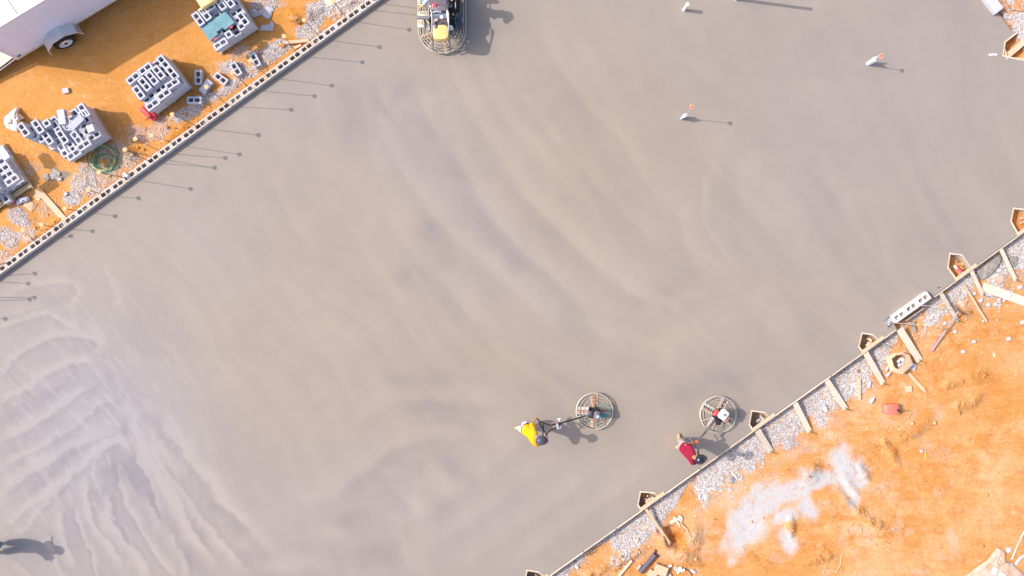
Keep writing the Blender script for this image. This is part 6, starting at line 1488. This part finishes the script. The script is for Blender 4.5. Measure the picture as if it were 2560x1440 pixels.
    m = MB(); m.lathe(X(1113, 64, 1.202), [(.012, 0), (.012, .008)], 8); m.child('vent', 'black', tk)
    for x, xa in ((1080, 1082), (1121.5, 1124)):
        m = MB(); m.tube([X(x - 3, 25, 1.27), X(x, 34, 1.28), X(x + .5, 84, 1.15), X(xa, 108, .62), X(xa + 1, 127, .30)], .021, 8); m.child('guard_bar', 'steel', root, smooth=True)
    m = MB(); m.tube([X(1118, 27, 1.26), X(1119, 45, 1.25), X(1122, 64, 1.2)], .014, 8); m.child('side_tube', 'aluminium', root, smooth=True)
    m = MB(); m.lathe(X(1127, 70, 1.0), [(.01, -.03), (.05, -.02), (.07, .02), (.03, .03)], 14, axis=(.6, 0, .7)); m.child('head_lamp', 'aluminium', root, smooth=True)
    m = MB(); m.lathe(X(1071, 72, .95), [(.01, -.03), (.05, -.02), (.075, .02), (.03, .03)], 14, axis=(-.6, 0, .7)); m.child('head_lamp', 'steel', root, smooth=True)
    m = MB(); bx(m, 1044, 28, 1073, 43, .52, .03, .01); bx(m, 1044, 41, 1060, 68, .50, .04, .012); bx(m, 1044, -40, 1058, 12, .50, .03, .01); st = m.child('foot_step', 'machine_cream', root, smooth=True)
    m = MB()
    for k in range(5): bx(m, 1050 + k * 4.6, 30, 1051.6 + k * 4.6, 36, .524, .01, 0)
    for x in (1046.5, 1054.5): bx(m, x, 51, x + 1.6, 62, .506, .01, 0)
    bx(m, 1050.6, 54, 1051.6, 59, .506, .01, 0); bx(m, 1046, 4, 1048, 9, .506, .01, 0); bx(m, 1050.5, 1, 1055, 5, .506, .01, 0); bx(m, 1050.5, 7, 1055, 10, .506, .01, 0)
    m.child('step_slot', 'hole_dark', st)
    m = MB(); m.lathe(X(1044, 44, .50) , [(.055, 0), (.055, .34)], 14, axis=(1, 0, 0)); m.child('step_roller', 'steel', root, smooth=True)
    m = MB(); m.box(X(1064, 58, .40), (.06, .22, .08), rot=.1, bev=.01); m.tube([X(1066, 47, .50), X(1069, 56, .54), X(1076, 66, .50)], .026, 8); m.tube([X(1061, 48, .46), X(1063, 64, .44)], .014, 6); m.tube([X(1060, 76, .42), X(1070, 74, .42)], .02, 6); m.child('linkage', 'steel', root, smooth=True)
    m = MB(); m.tube([X(1069, 52, .56), X(1073, 60, .56)], .012, 6); m.child('yellow_hose', 'lime', root)
    m = MB(); m.tube([X(1128, 16, .6), X(1128.5, 8, .62)], .008, 6); m.torus(X(1127, 15, .6), .03, .007, 12, 5); m.child('cable', 'aluminium', root)
    m = MB(); bx(m, 1130, 33, 1135, 38, .48, .04); m.child('drain_plug', 'machine_yellow', root)
    # seat and second console beyond the edge
    m = MB(); m.box((C0 + C1) / 2 + Vector((0.02, .10, 1.05)), (.50, .48, .12), bev=.04); m.box((C0 + C1) / 2 + Vector((0.02, .36, 1.28)), (.48, .10, .44), bev=.04); m.child('seat', 'black', root, smooth=True)
    m = MB(); m.box((C0 + C1) / 2 + Vector((0.0, .15, .70)), (.44, .5, .60)); m.child('seat_base', 'machine_yellow', root)
    for sx in (-.32, .36):
        m = MB(); q = (C0 + C1) / 2 + Vector((sx, .05, .45)); m.tube([q, q + Vector((0, -.02, .42))], .018, 8); m.lathe(q + Vector((0, -.02, .40)), [(.025, 0), (.03, .10), (.02, .12)], 10); m.child('control_stick', 'black', root, smooth=True)
    # rolled tube ring seen as a loop beside the rear
    m = MB(); m.tube([(C0 + C1) / 2 + Vector((.42, -.30, .95)), (C0 + C1) / 2 + Vector((.42, .3, 1.0))], .016, 8); m.child('hand_rail', 'steel', root)
    return (C0 + C1) / 2
RC = ride_on()
# ------------------------------------------------------------------ people: skinned skeletons, one smooth surface per garment
def skin_mesh(name, chains, mat, sub=2, root_first=True, islands=None):
    "chains: list of lists of (point, rx, ry); points that coincide are welded into joints"
    vs = []; rad = []; ed = []; key = {}
    def vid(p, r):
        k = (round(p[0], 4), round(p[1], 4), round(p[2], 4))
        if k not in key: key[k] = len(vs); vs.append(Vector(p)); rad.append(r)
        return key[k]
    roots = []
    for ch in chains:
        prev = None
        for j, (p, rx, ry) in enumerate(ch):
            n0 = len(vs); i = vid(p, (rx, ry))
            if j == 0 and i == n0: roots.append(i)
            if prev is not None and prev != i: ed.append((prev, i))
            prev = i
    me = bpy.data.meshes.new(name); me.from_pydata([tuple(v) for v in vs], ed, []); o = bpy.data.objects.new(name, me); link(o)
    md = o.modifiers.new('skin', 'SKIN'); md.use_smooth_shade = True; md.branch_smoothing = .6
    sk = me.skin_vertices[0].data if me.skin_vertices else None
    if sk is None:
        bm = bmesh.new(); bm.from_mesh(me); bm.verts.layers.skin.verify(); bm.to_mesh(me); bm.free(); sk = me.skin_vertices[0].data
    for i, r in enumerate(rad): sk[i].radius = r; sk[i].use_root = i in roots
    o.modifiers.new('sub', 'SUBSURF').levels = sub; o.modifiers['sub'].render_levels = sub
    dg = bpy.context.evaluated_depsgraph_get(); dg.update(); ev = o.evaluated_get(dg); nm = bpy.data.meshes.new_from_object(ev)
    nm.name = name; nm.materials.clear(); nm.materials.append(M[mat]); nm.polygons.foreach_set('use_smooth', [True] * len(nm.polygons))
    bpy.data.objects.remove(o); bpy.data.meshes.remove(me); return nm
def attach(me, name, root):
    me.transform(Matrix.Translation(-root.location)); o = bpy.data.objects.new(name, me); link(o); o.parent = root; return o
def hand_chains(wrist, palm_end, side, grip=None, curl=1.0):
    "palm, four fingers of different lengths bent round what is held, and a thumb from the side of the palm"
    w = Vector(wrist); pe = Vector(palm_end); d = (pe - w).normalized(); s = Vector(side).normalized(); s = (s - d * s.dot(d)).normalized(); n = d.cross(s)
    if n.z > 0: n = -n
    L_ = (pe - w).length; ch = [[(w, .022, .028), (w + d * L_ * .5, .020, .040), (pe, .016, .038)]]
    for k, (o, ln) in enumerate(((-.030, .070), (-.010, .080), (.010, .075), (.029, .058))):
        b = pe + s * o - d * .008; q1 = b + d * ln * .42 + n * .010 * curl; q2 = q1 + (d * .35 + n * .9 * curl).normalized() * ln * .34; q3 = q2 + (-d * .55 * curl + n * .7).normalized() * ln * .28
        ch.append([(b + Vector((0, 0, .0003 * (k + 1))), .0095, .0095), (q1, .0088, .0088), (q2, .0082, .0082), (q3, .007, .007)])
    b = w + d * L_ * .35 - s * .030; t1 = b - s * .022 + d * .028 + n * .012; t2 = t1 + d * .026 + n * .018 + s * .008
    ch.append([(b + Vector((0, 0, .0021)), .012, .012), (t1, .0105, .0105), (t2, .0085, .0085)])
    return ch
def head_parts(c, fwd, up, root, skin, helmet, hair='black'):
    f = Vector(fwd).normalized(); u = Vector(up).normalized(); u = (u - f * u.dot(f)).normalized(); r = f.cross(u); B = Matrix((r, f, u)).transposed()
    c = Vector(c)
    for s_ in (-1, 1):
        m = MB(); m.lathe(c + B @ Vector((s_ * .033, .084, .005)), [(.001, -.009), (.010, -.004), (.011, .002), (.001, .008)], 8, axis=f); m.child('eye', 'eye', root, smooth=True)
    m = MB()   # hair fringe below the helmet line
    prof = [(.098, .00), (.102, .03), (.100, .06)]
    n = 24; vs = []; fs = []
    for rr_, z in prof:
        for k in range(n):
            a = math.pi * (1.0 + k / (n - 1)); vs.append(c + B @ Vector((rr_ * math.cos(a) * .86, rr_ * math.sin(a), z)))
    for i in range(2):
        for k in range(n - 1): fs.append((i * n + k, i * n + k + 1, (i + 1) * n + k + 1, (i + 1) * n + k))
    m.add(vs, fs); m.child('hair', hair, root, smooth=True)
    m = MB(); rows = []; n = 32; N = 9; vs = []; fs = []
    for i in range(N + 1):
        t = i / N * math.pi / 2; rr_ = .135 * math.cos(t) ** .9 if i < N else .002; z = .045 + .115 * math.sin(t)
        for k in range(n):
            a = 2 * math.pi * k / n; ridge = 1 + (.018 if (k % 8) < 2 and i > 1 else 0); vs.append(c + B @ Vector((rr_ * math.cos(a) * .92 * ridge, rr_ * math.sin(a) * 1.07 * ridge - .004, z)))
    for i in range(N):
        for k in range(n): fs.append((i * n + k, i * n + (k + 1) % n, (i + 1) * n + (k + 1) % n, (i + 1) * n + k))
    m.add(vs, fs); hm = m.child('hard_hat', helmet, root, smooth=True)
    m = MB(); vs = []; fs = []
    for rr_, dz in ((.128, .052), (.150, .040), (.150, .034), (.126, .044)):
        for k in range(n):
            a = 2 * math.pi * k / n; ex = .045 * max(0, math.sin(a)) ** 3 if rr_ > .14 else 0; vs.append(c + B @ Vector((rr_ * math.cos(a) * .92, (rr_ + ex) * math.sin(a) * 1.07, dz - ex * .3)))
    for i in range(4):
        for k in range(n): j = (i + 1) % 4; fs.append((i * n + k, i * n + (k + 1) % n, j * n + (k + 1) % n, j * n + k))
    m.add(vs, fs); m.child('hat_brim', helmet, hm, smooth=True)
def person(label, J, skin, top, legs, helmet, boot='boot', belt=None, sleeve=.78, bulk=1.0, lbulk=1.0):
    g = lambda k: Vector(J[k])
    pel, ch, nk, hd = g('pelvis'), g('chest'), g('neck'), g('head'); fwd = g('fwd'); f = fwd.normalized()
    root = thing('person', Vector((pel.x, pel.y, 0)), label, 'person')
    ls, rs_, le, re, lh, rh = g('ls'), g('rs'), g('le'), g('re'), g('lh'), g('rh'); lhp, rhp, lk, rk, la, ra = g('lhip'), g('rhip'), g('lk'), g('rk'), g('la'), g('ra')
    lt, rt = g('lt'), g('rt')
    wL = lh - (lh - le).normalized() * .09; wR = rh - (rh - re).normalized() * .09
    u = (hd - nk).normalized(); hf = g('look') if 'look' in J else f; hf = hf.normalized(); sidev = hf.cross(u).normalized()
    chains = [[(pel, .11, .10), (pel.lerp(ch, .5), .10, .085), (ch, .12, .095), (nk, .062, .062), (nk.lerp(hd, .45), .058, .060), (hd, .086, .096), (hd + u * .075, .070, .080)],
      [(ch, .12, .095), (ls, .050, .050), (le, .042, .042), (wL, .028, .030)], [(ch, .12, .095), (rs_, .050, .050), (re, .042, .042), (wR, .028, .030)],
      [(pel, .11, .10), (lhp, .08, .08), (lk, .062, .062), (la, .042, .042), (la.lerp(lt, .5) - Vector((0, 0, .03)), .036, .036)], [(pel, .11, .10), (rhp, .08, .08), (rk, .062, .062), (ra, .042, .042), (ra.lerp(rt, .5) - Vector((0, 0, .03)), .036, .036)]]
    chains += hand_chains(wL, lh, J.get('lhs', (0, 0, 1))) + hand_chains(wR, rh, J.get('rhs', (0, 0, 1)))
    # nose, chin and ears as small volumes rooted in the head
    chains += [[(hd + hf * .085 - u * .005, .012, .014), (hd + hf * .112 - u * .028, .013, .012)], [(hd + hf * .070 - u * .075, .026, .022), (hd + hf * .082 - u * .090, .020, .018)],
               [(hd + sidev * .080, .010, .020), (hd + sidev * .096 - u * .012, .009, .018)], [(hd - sidev * .080, .010, .020), (hd - sidev * .096 - u * .012, .009, .018)],
               [(hd + hf * .092 - u * .052 + sidev * .018, .007, .006), (hd + hf * .096 - u * .053, .008, .007), (hd + hf * .092 - u * .052 - sidev * .018, .007, .006)]]
    attach(skin_mesh('body', chains, skin), 'body', root)
    sl = sleeve
    chains = [[(pel + (ch - pel) * .05, .158, .142), (pel.lerp(ch, .35), .150, .128), (pel.lerp(ch, .7), .165, .138), (ch, .172, .138), (nk - (nk - ch) * .12, .082, .080)],
      [(ch, .172, .138), (ls, .082, .080), (ls.lerp(le, sl), .068, .066)], [(ch, .172, .138), (rs_, .082, .080), (rs_.lerp(re, sl), .068, .066)]]
    if sleeve > 1: chains[1] = [(ch, .172, .138), (ls, .084, .080), (le, .062, .060), (le.lerp(wL, .86), .046, .046)]; chains[2] = [(ch, .172, .138), (rs_, .084, .080), (re, .062, .060), (re.lerp(wR, .86), .046, .046)]
    chains = [[(p, x * 1.16 * bulk, y * 1.12 * bulk) for p, x, y in c_] for c_ in chains]
    shirt = skin_mesh('shirt', chains, top); so = attach(shirt, 'shirt', root)
    rr = np.random.RandomState(4); co = np.empty(len(shirt.vertices) * 3, np.float32); shirt.vertices.foreach_get('co', co); co = co.reshape(-1, 3)
    co += ((fbm(co[:, 0] + 3, co[:, 1] + co[:, 2], .10, 3, 5) - .5) * .035)[:, None] * np.array([.6, .6, .8]); shirt.vertices.foreach_set('co', co.ravel()); shirt.update()
    chains = [[(pel + (ch - pel) * .12, .148, .136), (pel, .152, .142)], [(pel, .152, .142), (lhp, .112, .110), (lk, .088, .086), (lk.lerp(la, .75), .074, .074)], [(pel, .152, .142), (rhp, .112, .110), (rk, .088, .086), (rk.lerp(ra, .75), .074, .074)]]
    chains = [[(p, x * lbulk, y * lbulk) for p, x, y in c_] for c_ in chains]
    tr = skin_mesh('trousers', chains, legs); attach(tr, 'trousers', root)
    if belt:
        m = MB(); b0 = pel + (ch - pel) * .14; m.torus(b0, .146, .014, 28, 6, rot=Vector((0, 0, 1)).rotation_difference((ch - pel).normalized()).to_matrix()); m.child('belt', belt, root, smooth=True)
    for a, t in ((la, lt), (ra, rt)):
        d = (t - a); d.z = min(d.z, d.z); fd = Vector((d.x, d.y, d.z)); h = a - fd.normalized() * .045 - Vector((0, 0, .055))
        attach(skin_mesh('boot', [[(a + Vector((0, 0, .07)), .052, .052), (a - Vector((0, 0, .02)), .054, .052), (h, .045, .045)], [(a - Vector((0, 0, .02)), .054, .052), (a.lerp(t, .55), .050, .042), (t, .044, .032)]], boot), 'boot', root)
    head_parts(hd, hf, u, root, skin, helmet)
    return root
def Q(px, py, z): return tuple(W(px, py, z))
# worker in yellow, bent forward over the handlebar, walking to the right
person('person in bright yellow shirt, white trousers and dark grey hard hat pushing a trowel', dict(
    pelvis=Q(1311, 1068, .92), chest=Q(1333, 1088, 1.26), neck=Q(1343, 1094, 1.42), head=Q(1352, 1100, 1.56), fwd=(1, -.25, 0), look=(.92, -.18, -.35),
    ls=Q(1330, 1069, 1.30), rs=Q(1338, 1112, 1.30), le=Q(1330, 1056, 1.10), lh=Q(1343, 1045, 1.03), re=Q(1352, 1108, 1.08), rh=Q(1366, 1092, 1.01),
    lhip=Q(1311, 1061, .86), rhip=Q(1311, 1076, .86), lk=Q(1326, 1058, .50), la=Q(1336, 1063, .10), lt=tuple(Vector(Q(1350, 1066, .04))), rk=Q(1302, 1072, .46), ra=Q(1297, 1069, .13), rt=Q(1290, 1071, .045) if False else Q(1286, 1071, .05),
    lhs=(0, 0, 1), rhs=(0, 0, 1)), 'skin', 'shirt_yellow', 'trouser_white', 'helmet_grey', belt='black')
person('person in maroon shirt, tan trousers and black hard hat at the slab edge', dict(
    pelvis=Q(1706, 1112, .90), chest=Q(1727, 1137, 1.27), neck=Q(1739, 1145, 1.43), head=Q(1750, 1148, 1.56), fwd=(.87, .1, 0), look=(.95, .1, -.30),
    ls=Q(1727, 1119, 1.30), rs=Q(1731, 1158, 1.28), le=Q(1713, 1112, 1.12), lh=Q(1735, 1107, 1.05), re=Q(1748, 1149, 1.08), rh=Q(1745, 1128, 1.03),
    lhip=Q(1705, 1105, .84), rhip=Q(1705, 1120, .84), lk=Q(1704, 1102, .46), la=Q(1697, 1099, .10), lt=Q(1697, 1083, .045), rk=Q(1700, 1116, .46), ra=Q(1695, 1118, .10), rt=Q(1688, 1118, .045)), 'skin2', 'shirt_maroon', 'trouser_tan', 'helmet_black', belt='aluminium')
# operator of the ride-on trowel, seated just beyond the top edge
rc = RC + Vector((0.02, .06, .22))
def V3(x, y, z): return tuple(rc + Vector((x, y, z)))
person('person in light blue long sleeves and jeans seated on the ride-on trowel', dict(
    pelvis=V3(0, .0, .98), chest=V3(0, -.02, 1.38), neck=V3(0, -.03, 1.55), head=V3(0, -.05, 1.71), fwd=(0, -1, 0), look=(0, -1, -.12),
    ls=V3(.20, -.02, 1.45), rs=V3(-.20, -.02, 1.45), le=V3(.36, .02, 1.16), re=Q(1073, -6, 1.10), lh=V3(.34, -.18, 1.0), rh=Q(1050, 20, .82),
    lhip=V3(.11, -.06, .94), rhip=V3(-.11, -.06, .94), lk=V3(.15, -.27, .84), rk=V3(-.13, -.27, .84), la=V3(.15, -.26, .50), ra=V3(-.13, -.26, .50), lt=V3(.15, -.36, .46), rt=V3(-.13, -.36, .46)),
    'glove', 'shirt_blue', 'denim', 'helmet_grey', sleeve=2)
# worker beyond the left edge with a trowel frame: only a boot and a trouser leg reach the picture
p0 = shadow_cap(150, 1381, 1.62); bx_, by_ = p0.x, p0.y
def U3(x, y, z): return (bx_ + x, by_ + y, z)
ra_ = Q(2, 1367, .12)
person('person in jeans and tan boots just inside the left edge at the bottom', dict(
    pelvis=U3(.02, .05, .95), chest=U3(.0, -.04, 1.30), neck=U3(.02, .0, 1.42), head=U3(.03, .03, 1.50), fwd=(1, .1, 0), look=(1, .1, -.4),
    ls=U3(-.02, .18, 1.34), rs=U3(-.02, -.18, 1.34), le=U3(.14, .20, 1.08), re=U3(.14, -.20, 1.06), lh=U3(.30, .20, 1.02), rh=U3(.30, -.20, 1.00),
    lhip=U3(.02, .14, .88), rhip=U3(.02, -.04, .88), lk=U3(.04, .16, .48), la=tuple(W(-16, 1361, .10)), lt=tuple(W(1, 1362, .05)), rk=U3(-.02, -.03, .48), ra=tuple(W(-24, 1386, .10)), rt=tuple(W(-12, 1387, .05))),
    'skin', 'shirt_blue', 'denim', 'helmet_grey', bulk=1.25, lbulk=1.3)
b = Vector(U3(.30, 0, 0)); m = MB()
root = thing('bull_float', b, 'long-handled tool held by the worker at the left edge', 'float')
m.tube([Vector(U3(.33, .38, 1.02)), Vector(U3(.33, -.36, 1.0))], .016, 8); m.child('handle', 'steel', root, smooth=True)
